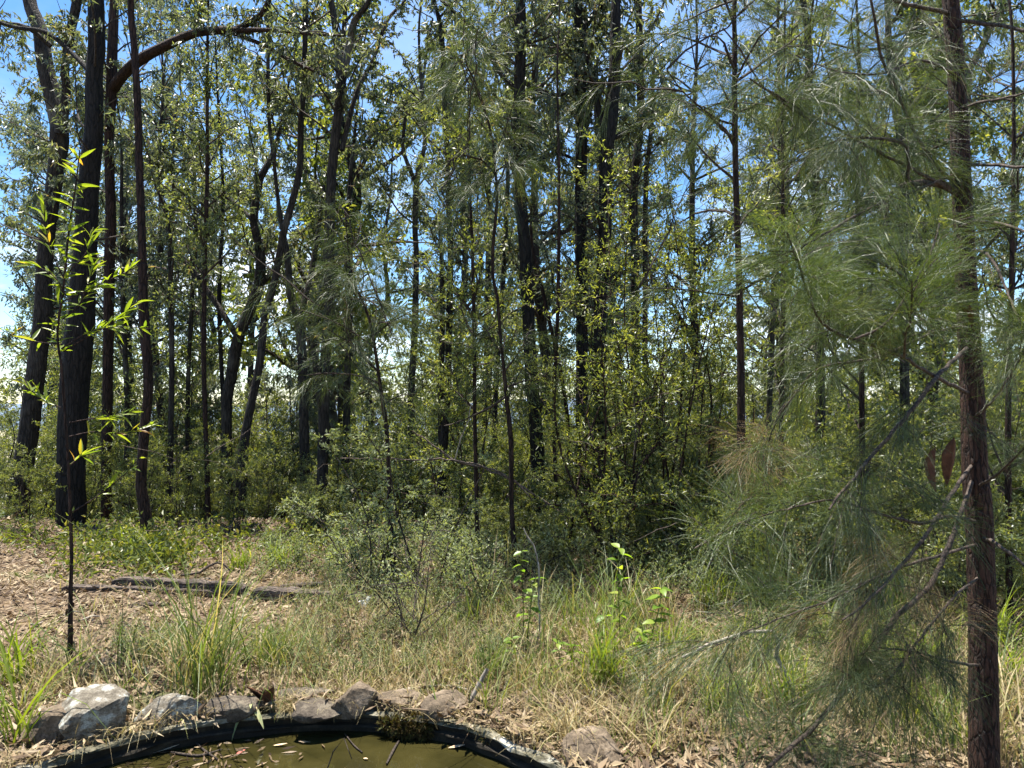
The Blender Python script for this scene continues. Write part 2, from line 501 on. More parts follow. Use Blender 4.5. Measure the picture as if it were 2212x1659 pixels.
M['water'] = water_material()

# ================================================================== SETTING
def axis(fine0, fine1, step, lo, hi):
    a = list(np.arange(fine0, fine1 + 1e-6, step))
    s, x = step, fine1
    while x < hi:
        s *= 1.22; x += s; a.append(x)
    s, x = step, fine0
    while x > lo:
        s *= 1.22; x -= s; a.insert(0, x)
    return np.array(a)


gx, gy = axis(-7, 7, .08, -4000, 4000), axis(.6, 11, .08, -60, 5000)
X, Yg = np.meshgrid(gx, gy)
Z = gz(X, Yg) + rng.normal(0, .006, X.shape) * (np.abs(X) < 9) * (Yg < 14)
V = np.stack([X, Yg, Z], -1).reshape(-1, 3)
nx, ny = len(gx), len(gy)
ii = (np.arange(ny - 1)[:, None] * nx + np.arange(nx - 1)[None, :]).ravel()
ground = mesh_np('ground', V, np.stack([ii, ii + 1, ii + nx + 1, ii + nx], -1), M['ground'], smooth_shade=True)
ground['kind'] = 'structure'

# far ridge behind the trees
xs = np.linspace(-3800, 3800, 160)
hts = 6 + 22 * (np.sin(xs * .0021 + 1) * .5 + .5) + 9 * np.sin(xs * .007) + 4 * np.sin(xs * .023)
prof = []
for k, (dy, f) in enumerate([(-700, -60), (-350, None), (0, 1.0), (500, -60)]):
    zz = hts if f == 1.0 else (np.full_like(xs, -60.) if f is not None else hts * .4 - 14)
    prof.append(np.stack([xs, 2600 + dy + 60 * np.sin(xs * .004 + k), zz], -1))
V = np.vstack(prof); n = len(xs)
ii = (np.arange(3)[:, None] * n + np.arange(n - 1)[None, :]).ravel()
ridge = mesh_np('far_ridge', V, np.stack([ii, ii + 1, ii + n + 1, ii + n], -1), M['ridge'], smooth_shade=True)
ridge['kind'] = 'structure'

# pond: water, basin with lip
a = np.linspace(0, 2 * math.pi, 96, endpoint=False)


def ring(profile, name, mat, parent, jit=.004):
    pr = np.array(profile)
    V = []
    for (r, z) in pr:
        rr = PR + r + .012 * np.sin(a * 5 + 1) + .006 * np.sin(a * 13) + rng.normal(0, jit, len(a))
        zz = z + .008 * np.sin(a * 7) + rng.normal(0, jit * .6, len(a))
        V.append(np.stack([rr * np.cos(a), rr * np.sin(a), zz], -1))
    V = np.vstack(V); n = len(a)
    j = np.arange(n); j2 = (j + 1) % n
    F = np.vstack([np.stack([k * n + j, k * n + j2, (k + 1) * n + j2, (k + 1) * n + j], -1) for k in range(len(pr) - 1)])
    return mesh_np(name, V, F, mat, parent, smooth_shade=False)


basin = empty('pond_basin', (PC[0], PC[1], 0), 'round sunken pond basin with weathered grey lip ringing the murky water', 'pond basin')
ring([(.05, -.06), (.035, .004), (.022, .014), (.006, .017), (-.006, .016), (-.014, .010), (-.015, -.002), (-.010, -.008)], 'lip', M['rim'], basin, .010)
ring([(-.002, -.004), (.004, -.04), (-.018, -.046), (-.020, -.056), (-.002, -.062), (.0, -.5)], 'wall', M['rim_wall'], basin)
xs_ = []
V = np.vstack([[[0, 0, 0]]] + [np.stack([q * (PR + .008) * np.cos(a), q * (PR + .008) * np.sin(a), 0 * a], -1) for q in (.33, .66, 1)])
F = []
n = len(a)
for k in range(2):
    j = np.arange(n); j2 = (j + 1) % n
    F.append(np.stack([1 + k * n + j, 1 + k * n + j2, 1 + (k + 1) * n + j2, 1 + (k + 1) * n + j], -1))
j = np.arange(0, n, 2)
F.append(np.stack([np.zeros(len(j), int), 1 + j, 1 + j + 1, 1 + (j + 2) % n], -1))
water = mesh_np('pond_water', V, np.vstack(F), M['water'])
water.location = (PC[0], PC[1], WATER_Z)
water['kind'] = 'structure'

# ================================================================== TREES
def trunk_from_px(pts, Y, lean=0.0, top_extra=0.0, Yb=None):
    """pts: (px, py, width px) from base upwards; returns rows x,y,z,r"""
    rows = []
    m = len(pts)
    for i, q in enumerate(pts):
        y = Y + lean * i / max(1, m - 1)
        p = P(q[0], q[1], y)
        rows.append([*p, q[2] * .5 / FPX * y])
    rows = np.array(rows)
    x, y = rows[0, 0], rows[0, 1]
    g = gzf(x, y)
    if rows[0, 2] > g - .05:
        rows = np.vstack([[x, y, g - .15, rows[0, 3] * 1.25], rows]) if rows[0, 2] - g > .12 else rows
        if rows[0, 2] > g - .1:
            rows[0, 2] = g - .15
    if top_extra > 0:
        d = rows[-1, :3] - rows[-2, :3]; d /= np.linalg.norm(d)
        d = d * .6 + np.array([rng.normal(0, .08), rng.normal(0, .08), .6])
        r = rows[-1, 3]
        rows = np.vstack([rows, [*(rows[-1, :3] + d * top_extra * .5), r * .7], [*(rows[-1, :3] + d * top_extra), max(.008, r * .3)]])
    return rows


def limb_px(pts, Y0, Y1):
    m = len(pts)
    out = []
    for i, q in enumerate(pts):
        y = Y0 + (Y1 - Y0) * i / (m - 1)
        out.append([*P(q[0], q[1], y), q[2] * .5 / FPX * y])
    return np.array(out)


STAT = {'leaf': 0}


def spray(tw, lf, path, nlets, leaf, s0=.3, tw_side=3, clear=None):
    """branchlets and leaves along a branch path (rows x,y,z,...)"""
    n = len(path)
    for _ in range(nlets):
        s = s0 + (1 - s0) * rng.random()
        k = min(n - 2, int(s * (n - 1)))
        b = path[k, :3]
        if clear is not None and clear(b):
            continue
        d = unit(path[k + 1, :3] - b)
        dd = unit(d * .7 + rng.normal(0, .6, 3) + np.array([0, 0, leaf.get('rise', .1)]))
        L = leaf['let'] * rng.uniform(.5, 1.2)
        q = np.linspace(0, 1, 4)[:, None]
        bl = b + dd * L * q + np.array([0, 0, -1]) * (leaf['sag'] * L) * q ** 2
        if leaf.get('twig', True):
            tw.add(*tube(bl, np.linspace(leaf.get('twr', .004), .0012, 4), tw_side))
        m = max(2, int(leaf['n'] * rng.uniform(.6, 1.3)))
        t = rng.uniform(.12, 1.0, m)
        pos = b + dd * L * t[:, None] + np.array([0, 0, -1]) * (leaf['sag'] * L) * (t ** 2)[:, None]
        pos = pos + rng.normal(0, leaf['jit'], (m, 3))
        ld = dd * leaf['along'] + rng.normal(0, leaf['spread'], (m, 3)) + np.array([0, 0, -leaf['pend']])
        Ls = leaf['L'] * rng.uniform(.55, 1.15, m)
        if leaf.get('needle'):
            Vq, Fq = needle_quads(pos, ld, Ls, leaf['W'], leaf.get('nsag', .3))
            base = np.clip(rng.normal(leaf.get('tone', .45), .16), 0, 1)
            rr = np.repeat(np.clip(base + rng.normal(0, .15, m), 0, 1), 2)
        else:
            Vq, Fq = leaf_quads(pos, ld, Ls, leaf['W'] * rng.uniform(.7, 1.2, m))
            base = rng.normal(leaf.get('tone', .45), .14)
            rr = np.clip(base + rng.normal(0, .18, m), 0, 1)
        lf.add(Vq, Fq, rr)
        STAT['leaf'] += len(Fq)


def auto_branches(tw, lf, trunk, z0, z1, nb, length, nlets, leaf, elev=(10, 55), rbase=.018, bias=None):
    """trunk rows x,y,z,r (dense). branches from heights z0..z1."""
    zs = trunk[:, 2]
    ok = np.where((zs >= z0) & (zs <= z1))[0]
    if len(ok) < 2:
        return
    for i in range(nb):
        k = ok[int(rng.integers(len(ok)))]
        b = trunk[k, :3]
        az = rng.uniform(0, 2 * math.pi)
        if bias is not None and rng.random() < .5:
            az = bias + rng.normal(0, .6)
        el = R(rng.uniform(*elev))
        d = np.array([math.cos(az) * math.cos(el), math.sin(az) * math.cos(el), math.sin(el)])
        L = length * rng.uniform(.45, 1.15)
        pts = [b]
        for s in range(5):
            d = unit(d + rng.normal(0, .18, 3) + np.array([0, 0, .10 - .05 * s]))
            pts.append(pts[-1] + d * L / 5)
        pts = spline(np.array(pts), .16)
        r0 = min(rbase, trunk[k, 3] * .6)
        tw.add(*tube(pts, np.linspace(r0, .003, len(pts)), 4))
        spray(tw, lf, pts, nlets, leaf)


GUM = dict(let=.36, n=18, L=.125, W=.034, sag=.45, jit=.025, along=.35, spread=.45, pend=.75, tone=.45, twr=.005)
GUMFAR = dict(let=.5, n=22, L=.18, W=.055, sag=.4, jit=.06, along=.3, spread=.5, pend=.7, tone=.45, twig=False)
FINE = dict(let=.32, n=20, L=.062, W=.017, sag=.15, jit=.02, along=.5, spread=.6, pend=.05, tone=.5, twr=.003)
OAK = dict(let=.45, n=46, L=.22, W=.0019, sag=.5, jit=.012, along=.9, spread=.30, pend=.45, tone=.45, needle=True, nsag=.35, twr=.003)
BROAD = dict(let=.35, n=15, L=.085, W=.038, sag=.2, jit=.03, along=.4, spread=.7, pend=.3, tone=.45, twr=.004)


def gum(name, label, pts, Y, bark, crown=None, limbs=(), lean=0.0, top=1.4, leafmat='gum_leaf', cat='tree', cat_group=None, seed=0, sides=14, rough=.05):
    rows = trunk_from_px(pts, Y, lean, top)
    base = np.array([rows[0, 0], rows[0, 1], gzf(rows[0, 0], rows[0, 1])])
    root = empty(name, base, label, cat, cat_group)
    rows[:, :3] -= base
    dense = spline(rows, .09 if Y < 7 else .14)
    V, F = tube(dense[:, :3], np.maximum(dense[:, 3], .004), sides, rough, seed + int(pts[0][0]))
    mesh_np('trunk', V, F, M[bark], root, smooth_shade=True)
    tw, lf = Acc(), Acc()
    for li in limbs:
        lp, Y0, Y1 = li[0], li[1], li[2]
        rr = limb_px(lp, Y0, Y1); rr[:, :3] -= base
        dl = spline(rr, .1)
        V, F = tube(dl[:, :3], np.maximum(dl[:, 3], .003), 8, rough * .7, seed + 5)
        mesh_np('branch', V, F, M[bark], root, smooth_shade=True)
        if len(li) > 3 and li[3]:
            spray(tw, lf, dl, li[3], li[4] if len(li) > 4 else GUM, .35)
            sub = li[5] if len(li) > 5 else 4
            for _ in range(sub):
                k = int(rng.integers(len(dl) // 3, len(dl)))
                d = unit(rng.normal(0, 1, 3) + np.array([0, 0, .5]))
                pp = dl[k, :3] + d * np.linspace(0, rng.uniform(.5, 1.2), 7)[:, None] + rng.normal(0, .02, (7, 3))
                pp[0] = dl[k, :3]
                tw.add(*tube(pp, np.linspace(.01, .003, 7), 4))
                spray(tw, lf, pp, max(4, li[3] // 3), li[4] if len(li) > 4 else GUM, .2)
    for c in crown or ():
        auto_branches(tw, lf, dense, *c[:2], *c[2:5], c[5], **(c[6] if len(c) > 6 else {}))
    if tw.V:
        tw.build('twigs', M['twig'], root, kind='stuff')
    if lf.V:
        lf.build('crown', M[leafmat], root, kind='stuff')
    return root


# crown rows: (z0, z1, number, length, branchlets, leaf style)  heights above the tree's base
gum('gum_tree', 'leaning dark gum trunk nearest the left edge, forking high up',
    [(36, 1125, 46), (43, 1060, 42), (63, 920, 38), (80, 786, 37), (92, 686, 36), (97, 570, 32), (105, 480, 30), (118, 390, 32), (128, 300, 38), (123, 250, 36), (100, 150, 33), (87, 67, 30), (63, 0, 27)],
    12.0, 'bark_gum', [(4.0, 7.0, 9, 2.0, 7, GUM)],
    [([(130, 290, 26), (143, 200, 20), (140, 150, 18), (150, 83, 19), (165, 10, 20), (180, -80, 14)], 12.0, 11.6, 14),
     ([(110, 100, 12), (60, 60, 10), (0, 48, 9), (-60, 30, 6)], 12, 11.5, 10)], lean=.3)

gum('gum_tree', 'thickest charred black trunk, behind the bright green sapling',
    [(153, 1125, 60), (153, 1086, 57), (156, 953, 57), (160, 853, 58), (168, 753, 60), (177, 653, 52), (182, 570, 46), (192, 400, 42), (203, 270, 37), (203, 167, 34), (208, 100, 35), (208, 0, 32)],
    10.2, 'bark_char', [(3.6, 7.0, 9, 1.9, 7, GUM)],
    [([(190, 150, 13), (150, 110, 10), (100, 70, 10), (40, 60, 9), (0, 48, 8), (-80, 10, 5)], 10.2, 10.8, 8)])

gum('gum_tree', 'reddish trunk carrying the long arching limb over to the right',
    [(230, 1135, 24), (230, 1050, 21), (231, 920, 21), (233, 790, 21), (235, 690, 21), (236, 553, 22), (240, 480, 22), (236, 300, 19), (240, 200, 22), (245, 67, 20), (247, 0, 18)],
    11.6, 'bark_red', [(5.5, 7.4, 6, 1.8, 8, GUM)],
    [([(245, 190, 26), (263, 165, 24), (297, 133, 24), (350, 103, 21), (417, 73, 19), (467, 66, 17), (517, 66, 14), (585, 65, 8), (667, 73, 7), (735, 77, 6)], 11.6, 9.4, 14),
     ([(500, 68, 14), (550, 43, 13), (575, 15, 12), (590, -40, 10)], 10.3, 10.0, 8),
     ([(495, 68, 10), (567, 97, 9), (633, 133, 8), (707, 165, 6)], 10.3, 9.8, 8)])

gum('gum_tree', 'crooked slender dark trunk rooted in the green weeds at left',
    [(322, 1180, 30), (318, 1150, 25), (313, 1103, 24), (305, 1053, 22), (310, 953, 21), (316, 890, 20), (321, 836, 20), (317, 770, 20), (310, 686, 20), (307, 533, 18), (300, 333, 15), (297, 233, 15), (290, 100, 14), (283, 0, 13)],
    8.7, 'bark_red', [(6.2, 7.4, 4, 1.0, 5, GUM)], rough=.08)

gum('gum_tree', 'twisted grey gum with a low branch reaching up left',
    [(493, 1125, 24), (490, 1000, 22), (490, 870, 22), (498, 820, 23), (513, 736, 24), (533, 683, 25), (558, 620, 24), (563, 553, 20), (548, 483, 17), (550, 450, 17), (563, 383, 16), (580, 353, 13), (600, 300, 8)],
    12.5, 'bark_gum', [(4.0, 7.4, 10, 2.0, 8, GUM)],
    [([(508, 720, 14), (467, 656, 12), (417, 586, 12), (370, 520, 9), (345, 440, 7)], 12.5, 13, 14),
     ([(545, 475, 10), (500, 433, 9), (443, 390, 8), (400, 320, 6)], 12.5, 13, 16),
     ([(556, 625, 13), (590, 585, 11), (620, 555, 10), (650, 500, 8)], 12.5, 12.8, 8)])

gum('gum_tree', 'slim gum sweeping from lower left to upright, crossing its neighbour',
    [(517, 1130, 24), (523, 1003, 22), (533, 920, 19), (547, 853, 17), (561, 786, 17), (572, 690, 16), (594, 603, 15), (613, 500, 15), (630, 440, 15), (647, 367, 14), (650, 267, 13), (657, 167, 12), (660, 0, 11)],
    11.0, 'bark_gum', [(5, 7.4, 7, 1.7, 8, GUM)])

gum('gum_tree', 'thin straight trunk with a side fork left of the picture centre',
    [(662, 1140, 25), (660, 1053, 22), (657, 920, 20), (655, 820, 21), (647, 703, 18), (627, 636, 16), (621, 553, 13), (605, 467, 10), (597, 400, 8), (590, 333, 8), (580, 233, 8), (580, 0, 7)],
    11.4, 'bark_gum', [(5, 7.4, 7, 1.6, 8, GUM)],
    [([(650, 700, 14), (655, 660, 13), (665, 620, 12), (676, 570, 12), (690, 480, 9), (700, 400, 7)], 11.4, 11.6, 10)])

gum('gum_tree', 'tall gum forking into a wide Y near the top edge',
    [(697, 1140, 26), (697, 1000, 23), (700, 890, 23), (704, 753, 23), (713, 653, 22), (710, 553, 24), (714, 433, 22), (717, 367, 21), (730, 250, 21), (737, 185, 23), (728, 100, 15), (722, 40, 14), (715, 0, 13)],
    10.6, 'bark_gum', [(5.3, 7.4, 8, 2.0, 8, GUM)],
    [([(735, 195, 18), (754, 100, 17), (766, 45, 15), (790, 15, 12), (830, -60, 9)], 10.6, 10.2, 8),
     ([(738, 325, 12), (770, 200, 10), (804, 133, 9), (827, 67, 8), (844, 33, 7), (870, 7, 6), (900, -40, 5)], 10.6, 11.2, 14),
     ([(698, 920, 13), (688, 850, 12), (677, 760, 11), (668, 700, 8)], 10.6, 10.4, 4)])

gum('gum_tree', 'dark trunk with a thin companion stem, left of picture centre',
    [(953, 1160, 26), (954, 1053, 21), (960, 920, 20), (967, 820, 15), (970, 720, 14), (973, 550, 13), (969, 433, 13), (967, 333, 12), (962, 267, 12), (959, 167, 11), (955, 83, 10), (948, 40, 10), (937, 0, 9)],
    9.4, 'bark_char', [(2.6, 5.0, 22, 1.0, 9, dict(FINE)), (5, 7.4, 6, 1.4, 8, GUM)],
    [([(952, 970, 10), (951, 886, 12), (955, 753, 12), (955, 600, 10), (950, 480, 6)], 9.4, 9.3, 14, dict(FINE), 6)])

gum('gum_tree', 'slender gum splitting into an open fork against blue sky',
    [(888, 1130, 16), (888, 960, 16), (889, 836, 15), (892, 786, 15), (897, 686, 14), (899, 553, 12), (897, 500, 12), (900, 393, 13), (914, 333, 10), (919, 283, 9), (911, 187, 8), (907, 133, 6), (905, 60, 5)],
    12.6, 'bark_gum', [(4.2, 7.4, 12, 1.7, 8, GUM)],
    [([(898, 395, 10), (880, 353, 9), (870, 317, 8), (874, 267, 7), (880, 200, 5)], 12.6, 12.5, 12),
     ([(911, 190, 6), (924, 100, 5), (935, 40, 4)], 12.6, 12.5, 10)])

gum('gum_tree', 'leafy straight trunk beside the drooping central she-oak',
    [(1167, 1195, 36), (1165, 1103, 33), (1161, 986, 31), (1155, 900, 29), (1146, 786, 28), (1140, 650, 28), (1134, 533, 25), (1125, 433, 27), (1120, 333, 26), (1122, 200, 25), (1124, 100, 24), (1124, 0, 22)],
    9.0, 'bark_char', [(2.5, 7.5, 30, .7, 5, dict(FINE, L=.075)), (4.5, 7.4, 7, 1.8, 8, GUM)],
    [([(1122, 200, 13), (1087, 167, 11), (1054, 113, 10), (1027, 67, 9), (990, 33, 8), (954, 0, 7), (900, -60, 5)], 9.0, 9.4, 16),
     ([(1126, 175, 11), (1170, 197, 11), (1210, 205, 8), (1260, 190, 5)], 9.0, 9.3, 14),
     ([(1130, 395, 9), (1154, 357, 9), (1180, 337, 9), (1214, 333, 8), (1242, 345, 6)], 9.0, 9.4, 12)])

gum('gum_tree', 'leaf-clad upright trunk, left of the pair right of centre',
    [(1262, 1205, 30), (1258, 1050, 28), (1257, 920, 27), (1257, 653, 26), (1255, 553, 26), (1255, 400, 26), (1255, 233, 26), (1252, 133, 24), (1252, 67, 22), (1247, 0, 20)],
    9.6, 'bark_char', [(2.6, 7.4, 32, .7, 5, dict(FINE, L=.075)), (5, 7.4, 6, 1.8, 8, GUM)],
    [([(1256, 75, 11), (1284, 27, 10), (1304, 10, 9), (1340, -30, 6)], 9.6, 9.6, 10),
     ([(1290, 167, 7), (1262, 300, 10), (1258, 345, 10)], 9.6, 9.6, 4)])

gum('gum_tree', 'black forked trunk, right of the pair right of centre',
    [(1287, 1210, 30), (1293, 1050, 28), (1297, 900, 28), (1297, 653, 27), (1305, 553, 28), (1308, 433, 30), (1310, 333, 30), (1317, 267, 33), (1327, 167, 26), (1329, 67, 23), (1330, 0, 21)],
    9.2, 'bark_char', [(5.2, 7.4, 8, 1.8, 8, GUM), (2.6, 4.2, 16, .8, 6, dict(FINE))],
    [([(1312, 320, 16), (1297, 250, 14), (1277, 167, 11), (1265, 100, 8), (1262, 40, 6)], 9.2, 9.4, 12),
     ([(1318, 300, 12), (1345, 290, 12), (1370, 275, 10), (1400, 262, 8), (1430, 248, 5)], 9.2, 9.5, 10)])

gum('gum_tree', 'grey-brown trunk wrapped in fine foliage, with leaning companion stem',
    [(1375, 1190, 24), (1374, 1000, 22), (1372, 800, 20), (1372, 650, 19), (1372, 550, 18), (1369, 466, 18), (1372, 367, 17), (1382, 283, 17), (1384, 200, 16), (1379, 0, 14)],
    10.0, 'bark_gum', [(3.0, 7.4, 26, .9, 6, dict(FINE, L=.075)), (5, 7.4, 4, 1.6, 8, GUM)],
    [([(1392, 900, 12), (1393, 760, 12), (1394, 600, 12), (1394, 467, 12), (1397, 367, 11), (1407, 273, 10), (1412, 150, 7)], 10.0, 10.0, 16, dict(FINE, L=.075), 8)])

gum('gum_tree', 'trunk half hidden by she-oak needles right of the thin red stem',
    [(1775, 1160, 22), (1772, 900, 20), (1770, 650, 19), (1764, 467, 18), (1757, 333, 18), (1747, 233, 17), (1747, 117, 17), (1740, 33, 14), (1735, 0, 13)],
    9.5, 'bark_gum', [(3, 7.4, 30, 1.0, 6, dict(FINE, L=.07)), (5, 7.4, 4, 1.8, 8, GUM)],
    [([(1747, 165, 9), (1700, 197, 9), (1640, 225, 8), (1600, 240, 5)], 9.5, 9.4, 10, dict(FINE)),
     ([(1764, 360, 8), (1700, 395, 7), (1680, 400, 7), (1655, 430, 7)], 9.5, 9.4, 10, dict(FINE))])

gum('gum_tree', 'forking trunk seen through needles left of the big brown trunk',
    [(1957, 1170, 22), (1955, 900, 20), (1952, 650, 19), (1951, 500, 19), (1950, 333, 18), (1940, 260, 18), (1930, 200, 17), (1922, 110, 13), (1915, 0, 10)],
    8.6, 'bark_gum', [(3.4, 7.5, 11, 1.8, 6, dict(OAK)), (3.6, 7.5, 12, 1.5, 8, GUM)],
    [([(1945, 265, 12), (1975, 225, 12), (2005, 180, 10), (2030, 120, 8), (2050, 50, 6)], 8.6, 8.6, 8),
     ([(1925, 500, 14), (1890, 400, 13), (1870, 460, 5)], 8.6, 8.4, 2)], leafmat='needle')

gum('gum_tree', 'pale curving fork against the sky behind the big brown trunk',
    [(2086, 1180, 24), (2086, 800, 22), (2084, 500, 19), (2086, 300, 17), (2088, 220, 16), (2096, 145, 15), (2114, 117, 15), (2137, 67, 13), (2155, 30, 13), (2165, 0, 12)],
    9.0, 'bark_grey', [(5.0, 7.6, 9, 1.6, 7, GUM)],
    [([(2092, 150, 9), (2070, 120, 8), (2030, 60, 6)], 9.0, 9.0, 5)])

gum('gum_tree', 'thin straight trunk topped by a low candelabra fork, left third',
    [(366, 1135, 13), (368, 986, 12), (371, 820, 11), (370, 690, 11), (367, 553, 10), (362, 480, 10), (352, 440, 7), (335, 400, 5)],
    11.5, 'bark_gum', [(3.0, 6, 20, 1.3, 8, GUM)], [([(362, 485, 8), (375, 430, 7), (372, 360, 5), (380, 260, 4)], 11.5, 11.5, 12)], top=.8)

gum('gum_tree', 'straight reddish pole trunk with leaves along it, left third',
    [(450, 1145, 12), (449, 1090, 11), (445, 953, 10), (440, 753, 10), (443, 553, 9), (447, 400, 8), (448, 133, 6), (450, 0, 5)],
    10.5, 'bark_red', [(2.2, 7.4, 34, 1.1, 8, dict(BROAD, L=.075, W=.03))], top=.8, leafmat='dark_leaf')

gum('gum_tree', 'shadowy trunk left of the pale drooping she-oak sapling',
    [(745, 1140, 17), (747, 1000, 16), (750, 836, 15), (754, 686, 15), (750, 553, 14), (756, 400, 10), (765, 300, 7)],
    13.0, 'bark_gum', [(3.2, 7.4, 15, 1.8, 8, GUM)], top=1.5)

for (x0, x1, y1, wd, yy, bk, lab) in [
        (268, 262, 300, 10, 13.0, 'bark_gum', 'thin dark pole trunk between the limb-bearing and the crooked trunks'),
        (412, 420, 420, 9, 13.5, 'bark_gum', 'thin pole trunk between two slim poles in the left third'),
        (478, 470, 200, 9, 12.8, 'bark_char', 'thin dark pole just right of the reddish pole'),
        (1078, 1090, 60, 11, 13.4, 'bark_char', 'dark slim trunk behind the central wavy she-oak'),
        (1205, 1204, 150, 8, 8.4, 'bark_red', 'thin reddish pole between the leafy trunk and the upright pair'),
        (1225, 1150, 383, 8, 9.8, 'bark_red', 'thin stem leaning left past the leafy straight trunk'),
        (1660, 1680, 60, 12, 12.0, 'bark_gum', 'slim trunk just right of the thin red stem')]:
    gum('pole_tree', lab, [(x0, 1130, wd * 1.2), (x0 + rng.normal(0, 5), 900, wd * 1.05), ((x0 + x1) / 2 + rng.normal(0, 7), 650, wd), (x1 + rng.normal(0, 6), (y1 + 650) / 2, wd * .8), (x1, y1, wd * .55)], yy, bk, [(4.6, 9.0, 5, 1.3, 5, GUM)], top=.9, sides=9)

# ---------------------------------------------------------------- she-oaks (casuarina), mid distance
def sheoak(label, pts, Y, crown, limbs=(), leaf=OAK, top=.6, mat='needle', bark='bark_red', lean=0.0):
    return gum('she_oak', label, pts, Y, bark, crown, limbs, lean, top, mat, 'tree', None, 3, 9, .05)


sheoak('slim she-oak sapling with drooping needle tufts, left of centre',
       [(850, 1225, 12), (842, 1103, 10), (840, 1020, 9), (834, 920, 9), (824, 853, 8), (810, 753, 7), (797, 686, 6), (777, 640, 5), (762, 600, 4), (752, 540, 3)],
       6.9, [(1.6, 3.4, 16, .8, 6, dict(OAK, L=.2))], top=.3,
       limbs=[([(780, 645, 4), (800, 650, 4), (830, 680, 3), (845, 720, 2)], 6.9, 6.7, 10, dict(OAK, L=.22), 2),
              ([(765, 610, 4), (730, 640, 3), (690, 660, 2)], 6.9, 6.8, 8, dict(OAK, L=.22), 2)])
sheoak('tall thin wavy she-oak with silvery weeping tips near the centre',
       [(1112, 1195, 13), (1105, 1103, 11), (1104, 953, 11), (1095, 870, 9), (1089, 803, 8), (1080, 720, 7), (1075, 646, 7), (1065, 600, 7), (1065, 533, 7), (1074, 433, 6), (1070, 367, 6), (1064, 300, 5), (1044, 227, 5), (1027, 177, 4), (1007, 140, 3), (1000, 80, 2)],
       7.0, [(1.6, 2.6, 6, .5, 5, dict(OAK)), (3.0, 5.6, 12, .6, 7, dict(OAK, L=.24))], top=.15,
       limbs=[([(1072, 380, 4), (1040, 345, 4), (1000, 335, 3), (955, 355, 2)], 7, 6.8, 10, dict(OAK, L=.25), 2),
              ([(1072, 370, 4), (1100, 350, 3), (1135, 360, 2)], 7, 6.8, 8, dict(OAK, L=.25), 1),
              ([(1010, 145, 3), (985, 120, 3), (960, 130, 2)], 7, 7, 12, dict(OAK, L=.22), 2)])
sheoak('thin leafy pole stem just left of the central wavy she-oak',
       [(1030, 1205, 10), (1030, 1103, 9), (1025, 886, 9), (1025, 753, 8), (1020, 533, 7), (1014, 380, 5), (1010, 280, 4)],
       7.6, [(1.5, 4.6, 26, .7, 6, dict(FINE))], top=.4, mat='shrub_leaf')
sheoak('straight reddish-brown she-oak stem, second trunk from the right foreground',
       [(1600, 1310, 20), (1600, 1100, 18), (1601, 890, 17), (1601, 820, 16), (1598, 690, 15), (1596, 570, 14), (1594, 533, 14), (1589, 367, 13), (1587, 233, 12), (1587, 100, 11), (1587, 0, 10)],
       6.3, [(2.5, 5.6, 12, 1.0, 5, dict(OAK))], top=1.2,
       limbs=[([(1590, 270, 4), (1560, 262, 5), (1524, 240, 4), (1474, 197, 3), (1440, 150, 2)], 6.3, 5.9, 8, dict(OAK), 2),
              ([(1592, 640, 4), (1540, 634, 4), (1474, 625, 3), (1380, 622, 2)], 6.3, 6.0, 3, dict(OAK), 1),
              ([(1600, 628, 6), (1640, 606, 5), (1687, 583, 4), (1730, 540, 3)], 6.3, 6.0, 12, dict(OAK), 3),
              ([(1592, 35, 4), (1610, 20, 5), (1640, -10, 3)], 6.3, 6.1, 5, dict(OAK), 1)])
sheoak('needle-shrouded she-oak standing in the right background',
       [(1860, 1180, 14), (1862, 900, 12), (1858, 600, 11), (1850, 350, 9), (1856, 150, 7), (1850, 0, 5)],
       7.4, [(1.2, 5.4, 26, 1.2, 6, dict(OAK, L=.24))], top=.8)
sheoak('needle-shrouded she-oak at the far right edge',
       [(2180, 1250, 14), (2178, 900, 12), (2185, 600, 10), (2190, 300, 8), (2185, 50, 6)],
       5.6, [(.8, 4.4, 26, 1.0, 6, dict(OAK, L=.22))], top=.6)
sheoak('she-oak with fine grey-green needles behind the thin red stem',
       [(1690, 1190, 12), (1688, 900, 11), (1692, 600, 9), (1690, 300, 7), (1695, 80, 5)],
       8.0, [(1.4, 6, 22, 1.1, 6, dict(OAK, L=.24))], top=.8)

print('leaves named', STAT)

# ---------------------------------------------------------------- foreground she-oak
fo = trunk_from_px([(2127, 1720, 62), (2126, 1656, 58), (2124, 1473, 56), (2121, 1306, 53), (2114, 1103, 52), (2106, 1020, 49), (2101, 853, 46), (2091, 690, 43), (2084, 550, 41), (2077, 400, 38), (2071, 267, 37), (2064, 133, 35), (2054, 0, 33), (2046, -120, 30)], 3.2, .15, .9)
fbase = np.array([fo[0, 0], fo[0, 1], gzf(fo[0, 0], fo[0, 1])])
froot = empty('she_oak', fbase, 'big rough brown she-oak trunk in the right foreground with sweeping branches', 'tree')
fo[:, :3] -= fbase
fd = spline(fo, .03)
V, F = tube(fd[:, :3], fd[:, 3], 30, .035, 77)
mesh_np('trunk', V, F, M['bark_oak'], froot, smooth_shade=True)
NEAR = dict(let=.30, n=80, L=.14, W=.0011, sag=.35, jit=.02, along=1.0, spread=.36, pend=.35, tone=.45, needle=True, nsag=.3, twr=.0016)
NEARB = dict(NEAR, let=.24, n=80, L=.12, pend=.0, rise=.3, tone=.5)


def near_trunk(b):
    return abs(b[0] - fd[int(np.argmin(np.abs(fd[:, 2] - b[2]))), 0]) < .17      # the old wood close to the trunk is bare


ftw, flf, fbr, fdry = Acc(), Acc(), Acc(), Acc()
